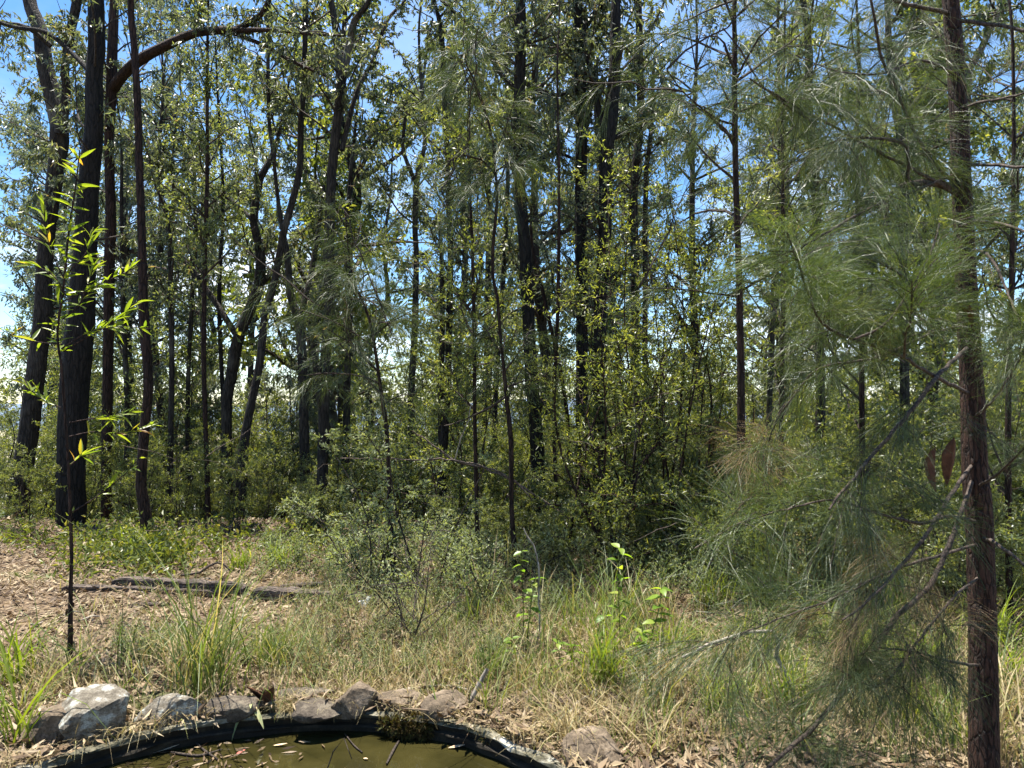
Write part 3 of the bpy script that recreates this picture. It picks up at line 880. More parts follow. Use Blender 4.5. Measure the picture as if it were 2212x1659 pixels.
# (points, depth from, depth to, branchlets, style, target)
FB = [
    ([(2096, 1020, 9), (2077, 1106, 10), (2041, 1200, 11), (2007, 1266, 11), (1940, 1330, 12), (1874, 1423, 12), (1807, 1513, 11), (1754, 1573, 10), (1704, 1616, 9), (1655, 1662, 8)], 3.2, 2.55, 9, NEAR, 'n'),
    ([(2094, 740, 10), (2041, 796, 10), (2007, 836, 10), (1954, 903, 9), (1884, 983, 8), (1847, 1030, 7), (1790, 1100, 5)], 3.2, 2.4, 14, NEAR, 'n'),
    ([(2102, 1000, 8), (2060, 1060, 9), (2030, 1110, 9), (1987, 1172, 8), (1924, 1246, 7), (1874, 1300, 5), (1820, 1340, 4)], 3.2, 2.5, 16, NEAR, 'd'),
    ([(2092, 850, 8), (2014, 810, 8), (1927, 760, 8), (1824, 726, 7), (1770, 690, 6), (1735, 600, 5), (1700, 500, 3)], 3.2, 2.1, 34, NEARB, 'b'),
    ([(1954, 770, 6), (1954, 730, 6), (1968, 680, 5), (1970, 610, 4)], 2.6, 2.3, 10, NEARB, 'b'),
    ([(1844, 733, 5), (1900, 710, 6), (1947, 653, 5), (2007, 553, 4), (2030, 480, 3)], 2.4, 2.6, 10, NEAR, 'n'),
    ([(2060, 410, 18), (2024, 397, 16), (1964, 397, 13), (1924, 420, 10), (1911, 493, 8), (1890, 560, 6), (1880, 640, 4)], 3.3, 2.9, 16, NEAR, 'n'),
    ([(1961, 393, 8), (1957, 317, 7), (1907, 300, 6), (1844, 297, 4), (1790, 310, 3)], 3.05, 2.8, 22, NEAR, 'n'),
    ([(2054, 370, 7), (1990, 407, 6), (1874, 453, 6), (1790, 500, 5), (1720, 540, 3)], 3.3, 2.7, 16, NEAR, 'n'),
    ([(2045, 32, 9), (1974, 13, 8), (1934, 0, 7), (1860, -40, 5)], 3.35, 3.0, 14, NEAR, 'n'),
    ([(2070, 43, 9), (2140, 53, 8), (2212, 65, 7), (2300, 90, 5)], 3.35, 3.0, 10, NEAR, 'n'),
    ([(2084, 360, 7), (2157, 357, 7), (2212, 360, 6), (2290, 340, 4)], 3.3, 2.9, 14, NEAR, 'n'),
    ([(2092, 468, 8), (2157, 483, 7), (2212, 500, 6), (2280, 540, 4)], 3.3, 2.8, 14, NEAR, 'n'),
    ([(2096, 530, 7), (2137, 553, 6), (2180, 640, 5), (2210, 720, 4)], 3.3, 2.6, 18, NEARB, 'b'),
    ([(1879, -20, 5), (1894, 67, 6), (1907, 133, 6), (1940, 200, 6), (1954, 240, 7), (2000, 330, 7), (2066, 420, 8)], 2.8, 3.3, 20, NEAR, 'n'),
    ([(1620, 170, 4), (1707, 223, 5), (1817, 283, 6), (1900, 330, 6), (2000, 380, 7), (2068, 430, 8)], 2.7, 3.3, 26, NEAR, 'n'),
    ([(1560, 60, 3), (1600, 110, 4), (1650, 190, 4), (1750, 260, 5)], 2.7, 2.85, 16, NEAR, 'n'),
    ([(2100, 700, 8), (2012, 720, 7), (1900, 770, 6), (1771, 796, 5), (1724, 846, 5), (1687, 893, 5), (1668, 930, 4), (1655, 975, 3)], 3.2, 3.6, 6, NEAR, 'n'),
    ([(2110, 1130, 9), (2050, 1115, 8), (1990, 1130, 7), (1900, 1110, 6), (1800, 1080, 5), (1700, 1100, 4), (1600, 1130, 3), (1500, 1185, 2)], 3.2, 2.2, 18, dict(NEARB, L=.15, n=60), 'b'),
    ([(2112, 1180, 8), (2030, 1200, 7), (1930, 1230, 6), (1830, 1280, 5), (1700, 1330, 4), (1600, 1370, 3), (1540, 1400, 2)], 3.2, 2.4, 26, NEAR, 'n'),
    ([(2116, 1250, 7), (2060, 1290, 6), (1980, 1390, 5), (1900, 1480, 4), (1800, 1440, 3)], 3.2, 2.5, 26, NEAR, 'n'),
    ([(2118, 1160, 8), (2160, 1180, 7), (2212, 1220, 6), (2260, 1260, 4)], 3.2, 2.6, 14, NEAR, 'd'),
    ([(2110, 1050, 7), (2160, 1020, 6), (2220, 960, 5), (2280, 920, 4)], 3.2, 2.5, 14, NEAR, 'n'),
    ([(2104, 900, 7), (2150, 860, 6), (2200, 780, 5), (2240, 700, 4)], 3.2, 2.4, 20, NEARB, 'b'),
    ([(2070, 240, 6), (2120, 220, 6), (2180, 210, 5), (2240, 190, 4)], 3.3, 2.8, 18, NEAR, 'n'),
    ([(2090, 640, 7), (2040, 640, 6), (1960, 600, 5), (1880, 560, 4), (1800, 570, 3)], 3.2, 2.7, 22, NEAR, 'n'),
    ([(2120, 1450, 7), (2060, 1430, 6), (1980, 1410, 5), (1900, 1400, 4), (1840, 1420, 3)], 3.2, 2.7, 12, NEAR, 'n'),
    ([(2070, 150, 6), (1990, 130, 5), (1900, 160, 4), (1800, 150, 3), (1720, 120, 2)], 3.3, 2.7, 26, NEAR, 'n'),
]
for pts, y0, y1, nl, st, kind in FB:
    rr = limb_px(pts, y0, y1); rr[:, :3] -= fbase
    for e in (0, -1):
        if 2030 < pts[e][0] < 2132:
            rr[e, :3] = fd[int(np.argmin(np.abs(fd[:, 2] - rr[e, 2]))), :3]
    dl = spline(rr, .04)
    dl[:, :3] += rng.normal(0, .0015, (len(dl), 3))
    V, F = tube(dl[:, :3], np.maximum(dl[:, 3], .0016), 7, .06, 9)
    mesh_np('branch', V, F, M['twig_mid'], froot, smooth_shade=True)
    spray(ftw, {'n': flf, 'b': fbr, 'd': fdry}[kind], dl, int(nl * (.6 if kind == 'd' else (.75 if pts[len(pts) // 2][1] < 560 else 1.6))), st, .34, clear=near_trunk)
# straw tuft at the end of the thin twig
tp = P(1655, 960, 3.55) - fbase
for k in range(14):
    pth = tp + unit(np.array([rng.normal(-.3, .5), rng.normal(0, .4), rng.normal(-.25, .35)]))[None] * np.linspace(0, .16, 5)[:, None]
    spray(ftw, fdry if k < 8 else fbr, pth, 3, dict(NEAR, let=.14, n=30, L=.16, pend=.25), 0)
ftw.build('twigs', M['twig'], froot, kind='stuff')
flf.build('needles', M['needle'], froot, kind='stuff')
fbr.build('fresh_needles', M['needle_bright'], froot, kind='stuff')
fdry.build('dry_needles', M['needle_dry'], froot, kind='stuff')


# big single leaf mesh for countable leaves
def leaf_mesh(name, L, W, mat, fold=.18, curl=.25, pet=.08):
    us = [0, .12, .35, .62, .85, 1.0]
    ws = [0.04, .55, 1.0, .85, .42, .02]
    V = []
    for u, wv in zip(us, ws):
        z = -curl * L * u * u
        V += [(L * u, -W / 2 * wv, z + fold * W * wv), (L * u, 0, z), (L * u, W / 2 * wv, z + fold * W * wv)]
    F = []
    for i in range(5):
        for j in (0, 1):
            F.append((i * 3 + j, i * 3 + 3 + j, i * 3 + 4 + j, i * 3 + 1 + j))
    me = bpy.data.meshes.new(name)
    me.from_pydata(V, [], F)
    for p in me.polygons:
        p.use_smooth = True
    me.materials.append(mat)
    return me


def place_leaf(me, parent, pos, d, roll=0.0, s=1.0, name='leaf'):
    o = bpy.data.objects.new(name, me)
    q = Vector(d).to_track_quat('X', 'Z')
    o.rotation_mode = 'QUATERNION'
    from mathutils import Quaternion
    o.rotation_quaternion = q @ Quaternion((1, 0, 0), roll)
    o.location = [float(v) for v in pos]
    o.scale = (s, s, s)
    return link(o, parent)


# two dead brown leaves caught in the branches
dead = [leaf_mesh('dead_leaf', .17, .055, M['dead_brown'], .5, .1), leaf_mesh('dead_leaf', .19, .05, M['dead_brown'], .6, -.12), leaf_mesh('dead_leaf', .1, .04, M['dead_brown'], .6, .3)]
for me, px, py, dy, lab, roll in ((dead[0], 2022, 965, 2.75, 'curled dead brown leaf hanging left of two beside the foreground trunk', .4),
                                  (dead[1], 2062, 945, 2.78, 'curled dead brown leaf hanging nearest the foreground trunk', 1.1),
                                  (dead[2], 2066, 655, 2.6, 'rusty dead leaf stuck by the foreground trunk at mid height', .2)):
    o = place_leaf(me, None, P(px, py, dy), (-.08, .05, -1) if py > 700 else (.6, -.1, -.6), roll, 1.0, 'dead_leaf')
    tag(o, lab, 'leaf')

# ---------------------------------------------------------------- bright wattle sapling, left foreground
WY = 4.75
st = trunk_from_px([(152, 1425, 13), (150, 1300, 11), (147, 1200, 9), (146, 1050, 8), (143, 920, 7), (135, 800, 7), (133, 720, 6), (137, 620, 6), (145, 500, 5), (160, 400, 4), (172, 325, 3)], WY)
wb = np.array([st[0, 0], st[0, 1], gzf(st[0, 0], st[0, 1])])
wroot = empty('sapling', wb, 'tall thin sapling with glowing yellow-green leaves, left foreground', 'sapling')
st[:, :3] -= wb
st[1:-1, 0] += rng.normal(0, .012, len(st) - 2); st[1:, 3] *= .8
sdn = spline(st, .05)
V, F = tube(sdn[:, :3], sdn[:, 3], 10, .06, 4)
mesh_np('stem', V, F, M['bark_red'], wroot, smooth_shade=True)
wl = [leaf_mesh('leaf', .125, .022, M['wattle_leaf'], .25, c) for c in (.05, .18, .32)]
WB = [([(150, 913), (187, 906), (233, 900), (290, 890)], 15), ([(143, 886), (100, 866), (67, 846), (53, 820)], 18),
      ([(150, 943), (200, 933), (267, 936), (343, 916)], 16), ([(137, 760), (167, 740), (233, 703), (305, 645)], 20),
      ([(133, 753), (187, 720), (253, 706), (327, 710)], 22), ([(135, 745), (67, 736), (17, 720), (-10, 700)], 12),
      ([(133, 653), (183, 630), (233, 606), (297, 576)], 22), ([(137, 600), (110, 540), (97, 480), (95, 430)], 16),
      ([(134, 690), (170, 660), (195, 600), (205, 560)], 18), ([(150, 1110), (213, 1070), (267, 1026), (310, 980)], 10),
      ([(145, 1010), (175, 985), (190, 970)], 12), ([(143, 640), (120, 600), (90, 580), (60, 570)], 10), ([(138, 600), (165, 570), (190, 540), (200, 490)], 16)]
nleaf = 0
for pts, nl in WB:
    dy = rng.normal(0, .12)
    rr = limb_px([(*p, 3.2 - i * .6) for i, p in enumerate(pts)], WY, WY + dy); rr[:, :3] -= wb
    dl = spline(rr, .04)
    V, F = tube(dl[:, :3], np.maximum(dl[:, 3], .0018), 5)
    wbr = mesh_np('branch', V, F, M['bark_red'], wroot, smooth_shade=True)
    for k in range(nl):
        s = .3 + .7 * (k + rng.random() * .7) / nl
        i = min(len(dl) - 2, int(s * (len(dl) - 1)))
        d = unit(dl[i + 1, :3] - dl[i, :3])
        dd = unit(d * .9 + rng.normal(0, .5, 3) + np.array([0, 0, .08]))
        place_leaf(wl[int(rng.integers(3))], wbr, dl[i, :3], dd, rng.uniform(-1, 1), rng.uniform(.6, 1.1)); nleaf += 1
for k in range(78):
    s = .60 + .40 * k / 77
    i = min(len(sdn) - 2, int(s * (len(sdn) - 1)))
    az = rng.uniform(0, 6.28)
    dd = unit(np.array([math.cos(az), math.sin(az), rng.uniform(.0, .8)]))
    place_leaf(wl[int(rng.integers(3))], wroot, sdn[i, :3], dd, rng.uniform(-1, 1), rng.uniform(.6, 1.15)); nleaf += 1
# shrivelled brown leaves low on the stem
for k in range(5):
    i = int(len(sdn) * .1) + k
    place_leaf(dead[2], wroot, sdn[i, :3], unit(np.array([rng.normal(), rng.normal(), -1.2])), rng.uniform(0, 3), .6, 'dead_leaf')
print('sapling leaves', nleaf)

# ================================================================== SHRUBS AND BACKGROUND
def shrub(name, label, base, h, spread, nst, nb, leaf, mat, cat='shrub', group=None, nlets=5, stem='twig', r=.012, rootspread=.15, zlow=.03, blen=.5):
    base = np.array([base[0], base[1], gzf(base[0], base[1])])
    root = empty(name, base, label, cat, group)
    tw, lf, sm = Acc(), Acc(), Acc()
    for s in range(nst):
        az = rng.uniform(0, 6.28); sp_ = spread * math.sqrt(rng.random())
        hh = h * rng.uniform(.65, 1.05)
        p0 = np.array([rng.normal(0, rootspread), rng.normal(0, rootspread), -.05])
        p2 = p0 + np.array([math.cos(az) * sp_, math.sin(az) * sp_, hh])
        p1 = (p0 + p2) / 2 + np.array([rng.normal(0, .08 * h), rng.normal(0, .08 * h), .05 * h])
        pts = spline(np.array([p0, p1, p2]), .12)
        rad = np.linspace(r, .003, len(pts))
        sm.add(*tube(pts, rad, 5))
        auto_branches(tw, lf, np.c_[pts, rad], zlow * h, h * 1.1, nb, blen * h ** .5, nlets, leaf, (5, 60), .006)
    V_ = sm.build('stems', M[stem], root, kind='stuff')
    if tw.V:
        tw.build('twigs', M[stem], root, kind='stuff')
    lf.build('foliage', M[mat], root, kind='stuff')
    return root


# distinct shrubs in the middle
g = G(1300, 1215)
shrub('wattle_shrub', 'big dark bushy wattle with small bright leaf tips, right of centre', (P(1300, 1000, 7.2)[0], 7.2), 2.3, 1.0, 10, 8, dict(FINE, L=.065, W=.014, n=20, rise=.25), 'shrub_leaf', nlets=5, stem='bark_red', r=.02)
shrub('wattle_shrub', 'tall leafy wattle thicket of thin slanting stems beside the thin red trunk', (P(1450, 1000, 7.4)[0], 7.4), 4.0, .95, 18, 7, dict(FINE, L=.06), 'shrub_leaf', nlets=5, stem='bark_red', r=.014, zlow=.3, blen=.4)
shrub('olive_shrub', 'pale grey-green small-leaved shrub beside the slim she-oak sapling', (P(880, 1100, 6.6)[0], 6.6), 1.5, .6, 5, 5, dict(FINE, L=.05, W=.02, let=.12, n=16, jit=.012), 'olive_leaf', nlets=4, r=.01, zlow=.3, blen=.32)
shrub('olive_shrub', 'low pale grey-green shrub left of the slim she-oak sapling', (P(775, 1150, 7.0)[0], 7.0), .8, .55, 6, 6, dict(FINE, L=.05, W=.02, let=.13, n=18, jit=.012), 'olive_leaf', nlets=4, r=.008, zlow=.2, blen=.35)
shrub('heath_bush', 'thin straggly heath bush with bare dark stem before the fallen timber', (P(885, 1300, 5.0)[0], 5.0), .85, .35, 3, 6, dict(FINE, L=.018, W=.007, let=.14, n=12), 'olive_leaf', nlets=4, r=.008, rootspread=.03)
shrub('heath_bush', 'low sprawling pale heath bush right of the fallen timber', (P(1010, 1270, 6.0)[0], 6.0), .6, .7, 9, 7, dict(FINE, L=.04, W=.015, let=.15, n=16), 'olive_leaf', nlets=4, r=.006, rootspread=.3)
shrub('wattle_shrub', 'bright leafy wattle around the dark trunk left of centre', (P(1000, 900, 8.6)[0], 8.6), 2.8, .8, 6, 8, dict(FINE, L=.065), 'shrub_leaf', nlets=5, stem='bark_red', zlow=.2)

# undergrowth prototypes, copied
UG_SPECS = [
    ('bushy', 1.5, .7, 7, 7, dict(FINE, L=.075, W=.022, n=22), 'dark_leaf', 5),
    ('broad', 1.8, .8, 6, 7, dict(BROAD), 'dark_leaf', 5),
    ('fine', 2.2, .8, 7, 7, dict(FINE, L=.07, W=.016, n=24), 'shrub_leaf', 5),
    ('tall', 3.2, .9, 5, 9, dict(BROAD, L=.09, W=.034), 'dark_leaf', 5),
    ('open', 2.6, 1.0, 7, 6, dict(FINE, L=.085, W=.018, n=20), 'shrub_leaf', 5),
]
protos = []
for nm, h, spd, ns, nb, lf_, mt, nl in UG_SPECS:
    protos.append(shrub('understory_shrub', 'x', (0, 0), h, spd, ns, nb, lf_, mt, nlets=nl, r=.014))
used = [False] * len(protos)


def put(proto, i, usedl, x, y, rz, s, label, group, sink=.05):
    o = proto if not usedl[i] else copy_tree(proto)
    usedl[i] = True
    o.location = (x, y, gzf(x, y) - sink); o.rotation_euler = (0, 0, rz); o.scale = (s, s, s)
    o['label'] = label; o['group'] = group
    return o


def zone(x, y):
    px = x / y
    return 'left' if px < -.3 else ('middle' if px < .18 else 'right')


ZL = {'left': 'behind the charred and crooked trunks at left', 'middle': 'behind the upright trunks in the middle', 'right': 'behind the needle sprays at right'}
def NEARTO(px):
    for lim, t in ((800, 'left of the slim she-oak sapling'), (900, 'behind the slim she-oak sapling'), (975, 'below the trunk with companion stem'), (1060, 'left of the central wavy she-oak'), (1140, 'right of the central wavy she-oak'), (1215, 'below the leafy straight trunk'),
                   (1290, 'below the upright trunk pair'), (1360, 'right of the upright trunk pair'), (1440, 'below the thin slanting stems'), (1530, 'right of the thin slanting stems'), (1610, 'at the thin red stem'), (1690, 'right of the thin red stem'),
                   (1760, 'two steps right of the thin red stem'), (1830, 'behind the brown needle clump'), (1890, 'behind the middle of the sprays'), (1960, 'left of the dead hanging leaves'), (2030, 'behind the dead hanging leaves'), (2090, 'behind the big brown trunk'), (2170, 'just right of the big brown trunk'), (9999, 'at the right picture edge')):
        if px < lim:
            return t


SIZE = ['bushy small-leaved', 'broad-leaved', 'fine-leaved', 'tall broad-leaved', 'open airy']
cnt = 0
for row_y, dx, jit in ((9.6, .8, .35), (10.8, .9, .4), (12.2, 1.0, .5), (14, 1.2, .6), (16.5, 1.5, .8), (19.5, 1.9, 1.1), (24, 2.6, 1.5)):
    half = row_y * .72 + .8
    x = -half
    while x < half:
        yy = row_y + rng.normal(0, jit)
        i = int(rng.choice(5, p=[.38, .27, .2, .03, .12])) if row_y < 12 else int(rng.choice(5, p=[.2, .25, .3, .07, .18]))
        s = rng.uniform(.55, 1.0) * (1.0 if row_y < 15 else 1.6)
        if row_y < 12.5 and zone(x, yy) != 'right':
            s *= .55 if row_y < 10 else .75
        put(protos[i], i, used, x + rng.normal(0, .2), yy, rng.uniform(0, 6.28), s,
            f'{SIZE[i]} green understory shrub {ZL[zone(x, yy)]}', 'understory shrubs under the gum trees')
        cnt += 1
        x += dx * rng.uniform(.75, 1.25)
for (px, yy, i, s) in [(1540, 8.2, 4, .7), (1700, 7.4, 4, .7), (1790, 8.4, 1, .9), (1850, 7.4, 2, .7), (2010, 7.0, 4, .6), (2070, 7.6, 1, 1.0), (2150, 6.8, 2, .9), (2230, 7.6, 1, 1.0), (1660, 6.0, 0, .6), (1780, 6.2, 0, .7), (1900, 6.0, 4, .5), (2040, 5.8, 0, .7), (2160, 5.7, 2, .55), (1420, 7.9, 0, 1.0), (1150, 9.6, 4, .6), (1340, 9.8, 3, .5), (1010, 8.7, 0, .6), (1090, 8.4, 2, .45), (1180, 8.2, 0, .6), (1250, 8.0, 4, .4), (1380, 7.8, 0, .6), (1470, 7.0, 0, .55), (1560, 6.6, 2, .4), (1120, 9.3, 1, .6), (1300, 9.2, 2, .6), (1000, 7.7, 0, .42), (1100, 7.6, 2, .34), (1210, 7.2, 0, .45), (1420, 7.1, 2, .36), (1520, 7.5, 1, .5), (1610, 7.0, 0, .6), (1340, 6.9, 0, .4)]:
    put(protos[i], i, used, P(px, 1000, yy)[0], yy, rng.uniform(0, 6.28), s, f'{SIZE[i]} shrub at the clearing edge, {NEARTO(px)}', 'thicket shrubs at the clearing edge')
SAPL = [shrub('gum_sapling', 'x', (0, 0), 4.6, .7, 4, 16, dict(BROAD, L=.11, W=.036, n=14, let=.5, pend=.5), 'dark_leaf', 'sapling', nlets=5, r=.025, zlow=.12, blen=.5),
        shrub('gum_sapling', 'x', (0, 0), 3.8, .9, 5, 13, dict(FINE, L=.10, W=.022, n=18, let=.5), 'shrub_leaf', 'sapling', nlets=5, r=.02, zlow=.1, blen=.55),
        shrub('gum_sapling', 'x', (0, 0), 5.4, .5, 3, 20, dict(GUM, n=15), 'gum_leaf', 'sapling', nlets=5, r=.03, zlow=.15, blen=.5)]
sused = [False] * 3
SN = ['broad-leaved', 'fine-leaved', 'tall drooping']
for row_y, dx in ((13.2, 2.0), (15.5, 2.1), (18, 2.1), (21, 2.2), (25, 2.4), (30, 2.8)):
    x = -row_y * .74
    while x < row_y * .74:
        i = int(rng.integers(3)); yy = row_y + rng.normal(0, .6)
        put(SAPL[i], i, sused, x, yy, rng.uniform(0, 6.28), rng.uniform(.7, 1.15), f'{SN[i]} young gum sapling {ZL[zone(x, yy)]}', 'young saplings between the trunks')
        x += dx * rng.uniform(.6, 1.4)
print('understory', cnt)

# background gums: prototypes copied on the slope
def bg_gum(h, nb, blen, leaf, mat, z0):
    root = empty('background_gum', (0, 0, 0), 'x', 'tree')
    k = 8
    pts = np.zeros((k, 4))
    pts[:, 2] = np.linspace(-.3, h, k)
    pts[:, 0] = np.cumsum(rng.normal(0, .22, k)); pts[:, 1] = np.cumsum(rng.normal(0, .22, k)); pts[0, :2] = 0
    pts[:, 3] = np.linspace(.15, .02, k)
    d = spline(pts, .3)
    V, F = tube(d[:, :3], d[:, 3], 8, .06, int(h * 10))
    mesh_np('trunk', V, F, M['bark_gum'], root, smooth_shade=True)
    tw, lf = Acc(), Acc()
    auto_branches(tw, lf, d, z0, h, nb, blen, 9, leaf, (10, 60), .05)
    tw.build('twigs', M['twig'], root, kind='stuff')
    lf.build('crown', M[mat], root, kind='stuff')
    return root


BG = [bg_gum(13, 46, 2.9, GUMFAR, 'gum_leaf', 3.5), bg_gum(15, 50, 3.1, GUMFAR, 'gum_leaf_grey', 4), bg_gum(11, 42, 2.6, dict(GUMFAR, L=.15), 'gum_leaf', 2.0),
      bg_gum(14, 46, 2.6, dict(GUMFAR, pend=.3, L=.14), 'gum_leaf_grey', 3), bg_gum(9, 42, 2.3, dict(GUMFAR, pend=.4, L=.13), 'shrub_leaf', 1.0), bg_gum(16, 48, 3.2, GUMFAR, 'gum_leaf', 5)]
bused = [False] * len(BG)
BH = [13, 15, 11, 14, 9, 16]
BT = ['tall gum', 'grey-leaved gum', 'low-branched gum', 'feathery grey gum', 'young bushy gum', 'lofty gum']
cnt = 0
for row_y, dx, jit in ((14.5, 3.8, .8), (18, 4.0, 1.2), (23, 4.4, 1.5), (30, 5.0, 2), (40, 6, 3)):
    half = row_y * .72 + 1.5
    x = -half + rng.uniform(0, dx) + (3.5 if row_y < 20 else 0)
    while x < half:
        yy = row_y + rng.normal(0, jit)
        i = int(rng.integers(6))
        put(BG[i], i, bused, x, yy, rng.uniform(0, 6.28), min(1.35, (2.25 + .70 * yy - 1.2) / BH[i] * rng.uniform(.78, 1.05)),
            f'{BT[i]} on the far slope {ZL[zone(x, yy)]}', 'gum trees on the slope behind')
        cnt += 1
        x += dx * rng.uniform(.7, 1.3)
print('bg trees', cnt, STAT)

# ================================================================== GROUND DETAIL
def in_pond(x, y, m=0.03):
    return np.hypot(x - PC[0], y - PC[1]) < PR + m


# leaf litter
def scatter_litter(n, y0, y1, L, name):
    y = y0 + (y1 - y0) * rng.random(n) ** 1.0
    x = (rng.random(n) * 2 - 1) * (y * .74 + .4)
    ok = ~in_pond(x, y, -.02)
    x, y = x[ok], y[ok]; n = len(x)
    z = np.where(in_pond(x, y, .09), .032, gz(x, y)) + rng.uniform(.0, .035, n)
    keep = ~(in_pond(x, y, .0) & (rng.random(n) < .5))
    x, y, z = x[keep], y[keep], z[keep]; n = len(x)
    az = rng.uniform(0, 6.28, n)
    d = np.stack([np.cos(az), np.sin(az), rng.normal(.12, .3, n)], -1)
    L_ = L * rng.uniform(.35, 1.7, n)
    d = unit(d)
    up = unit(np.stack([rng.normal(0, .55, n), rng.normal(0, .55, n), np.ones(n)], -1))
    side = unit(np.cross(d, up))
    nr = np.cross(side, d)
    strip = rng.random(n) < .06
    L_ = np.where(strip, L_ * rng.uniform(1.8, 3.2, n), L_)
    W = L_ * np.where(strip, .07, rng.uniform(.16, .40, n))
    pos = np.stack([x, y, z], -1)
    m = pos + d * (L_ * .45)[:, None] + nr * (W * rng.uniform(-.1, .35, n))[:, None]
    V = np.stack([pos, m + side * W[:, None] / 2, pos + d * L_[:, None] + nr * (L_ * rng.uniform(-.05, .25, n))[:, None], m - side * W[:, None] / 2], 1).reshape(-1, 3)
    return mesh_np(name, V, np.arange(n * 4).reshape(-1, 4), M['litter'], rnd=np.clip(rng.random(n) * .62 + .30 * (np.sin(x * 2.1 + 1.3 * np.sin(y * 1.7)) * np.sin(y * 2.6 + x) * .5 + .5) , 0, 1), kind='stuff')


o = scatter_litter(72000, 2.6, 10.5, .056, 'leaf_litter')
o['label'] = 'carpet of dry tan and brown gum leaves over the clearing'; o['category'] = 'leaf litter'


def blades(n, h, spread, w, droop, segs=5, cx=0, cy=0, r0=.04, g=rng):
    """grass tussock blades at origin"""
    acc = Acc()
    az = g.uniform(0, 6.28, n)
    hh = h * (.4 + .7 * g.random(n) ** .7)
    out = spread * g.uniform(.15, 1.0, n) * hh
    dr = droop * g.uniform(.2, 1.2, n) * hh
    dr = np.where(g.random(n) < .22, hh * g.uniform(.5, .95, n), dr)
    out = np.where(g.random(n) < .2, hh * g.uniform(.5, 1.1, n), out)
    lat = g.normal(0, .16, n) * hh
    b = np.stack([g.normal(0, r0, n), g.normal(0, r0, n), np.full(n, -.02)], -1)
    dirh = np.stack([np.cos(az), np.sin(az), np.zeros(n)], -1)
    side = np.stack([-np.sin(az + g.normal(0, .6, n)), np.cos(az), np.zeros(n)], -1)
    t = np.linspace(0, 1, segs + 1)
    V = np.zeros((n, segs + 1, 2, 3))
    for k, u in enumerate(t):
        c = b + dirh * (out * u ** 1.6)[:, None] + side * (lat * u * u)[:, None] + np.array([0, 0, 1.0]) * (hh * u - dr * u ** 3)[:, None]
        ww = w * (1 - u ** 2 * .92) * (.7 + .6 * min(1, u * 3))
        V[:, k, 0] = c - side * ww / 2; V[:, k, 1] = c + side * ww / 2
    idx = np.arange(n)[:, None] * (segs + 1) * 2 + np.arange(segs)[None, :] * 2
    F = np.stack([idx, idx + 1, idx + 3, idx + 2], -1).reshape(-1, 4)
    rr = np.repeat(np.clip(g.normal(.45, .25, n), 0, 1), segs)
    return V.reshape(-1, 3), F, rr


def tussock(label, px, py, n, h, spread, w, droop, mat='grass', name='grass_tussock', xy=None, r0=.04, group=None):
    p = G(px, py) if xy is None else np.array([xy[0], xy[1], 0])
    V, F, rr = blades(n, h, spread, w, droop, r0=r0)
    o = mesh_np(name, V, F, M[mat], rnd=rr)
    o.location = (p[0], p[1], gzf(p[0], p[1]))
    return tag(o, label, 'grass', group)


tussock('tallest upright grass clump rising behind the pond rocks at left', 445, 1500, 120, 1.15, .75, .0055, .2, 'grass', r0=.075)
tussock('arching dry grass skirt around the foot of the tallest clump', 410, 1470, 130, .5, 1.0, .006, .5, 'grass_dry', r0=.08)
tussock('fine dark green grass clump right of the tallest clump', 590, 1440, 120, .5, .9, .004, .2, 'grass', r0=.05)
tussock('bright broad-bladed grass at the left edge', 35, 1480, 40, .55, .5, .012, .25, 'grass_bright', r0=.05)
tussock('long yellow-green blades leaning in from the lower left corner', 30, 1610, 34, .6, .8, .009, .3, 'grass_bright', r0=.06)
tussock('dry straw tuft left of the lichen slab', 110, 1500, 120, .32, 1.0, .004, .4, 'grass_dry', r0=.07)
tussock('green tussock behind the pond right of centre', 1060, 1470, 60, .38, .5, .007, .2, 'grass', r0=.04)
tussock('pale upright grass behind the pond near centre', 985, 1455, 60, .36, .5, .005, .15, 'grass_dry', r0=.05)
tussock('large bright green tussock before the dark thicket', 1270, 1375, 80, .6, .75, .006, .35, 'grass', r0=.14)
tussock('tall green tussock right of the bright one', 1350, 1340, 90, .7, .7, .007, .35, 'grass', r0=.12)
tussock('tussock with yellowing blades at the pond right end', 1300, 1480, 80, .55, .6, .008, .3, 'grass_bright', r0=.06)
tussock('straw coloured tuft spilling over the pond right rim', 1225, 1600, 150, .3, 1.2, .005, .6, 'grass_dry', r0=.05)
tussock('bright grass tuft beside the fallen timber', 610, 1235, 60, .45, .8, .009, .5, 'grass_bright', r0=.06)
tussock('green grass tuft at the forest edge left of centre', 520, 1235, 60, .42, .8, .008, .5, 'grass_bright', r0=.06)
tussock('bright grass around the crooked trunk foot', 300, 1205, 70, .5, .7, .010, .45, 'grass_bright', r0=.12)
k = 0
RT = ['under the needle sprays', 'under the needle sprays']
TUSP = ['beside the lime-green weed', 'left of the thin red stem foot', 'just right of the thin red stem foot', 'behind the broken pale branch', 'right of the broken pale branch', 'under the brown needle clump left side', 'under the brown needle clump', 'left of the big trunk, third back', 'left of the big trunk, second back', 'next to the big trunk on its left', 'touching the big trunk left side',
        'on the bare litter right of the pond', 'on the bare litter, middle of three', 'beside the short pale stick', 'under the sweeping foreground branch', 'below the sweeping branch near the trunk', 'at the big trunk foot, lower left', 'right of the big trunk, back', 'right of the big trunk, middle', 'right of the big trunk, front corner',
        'at the dark thicket edge beside the weed', 'at the thicket edge left of the red stem', 'at the thicket edge right of the red stem', 'at the thicket edge, fourth along', 'at the thicket edge, fifth along', 'at the thicket edge, sixth along', 'at the thicket edge by the big trunk', 'at the right picture edge behind the trunk']
TUSL = ['green and straw grass tussock ' + q for q in TUSP]
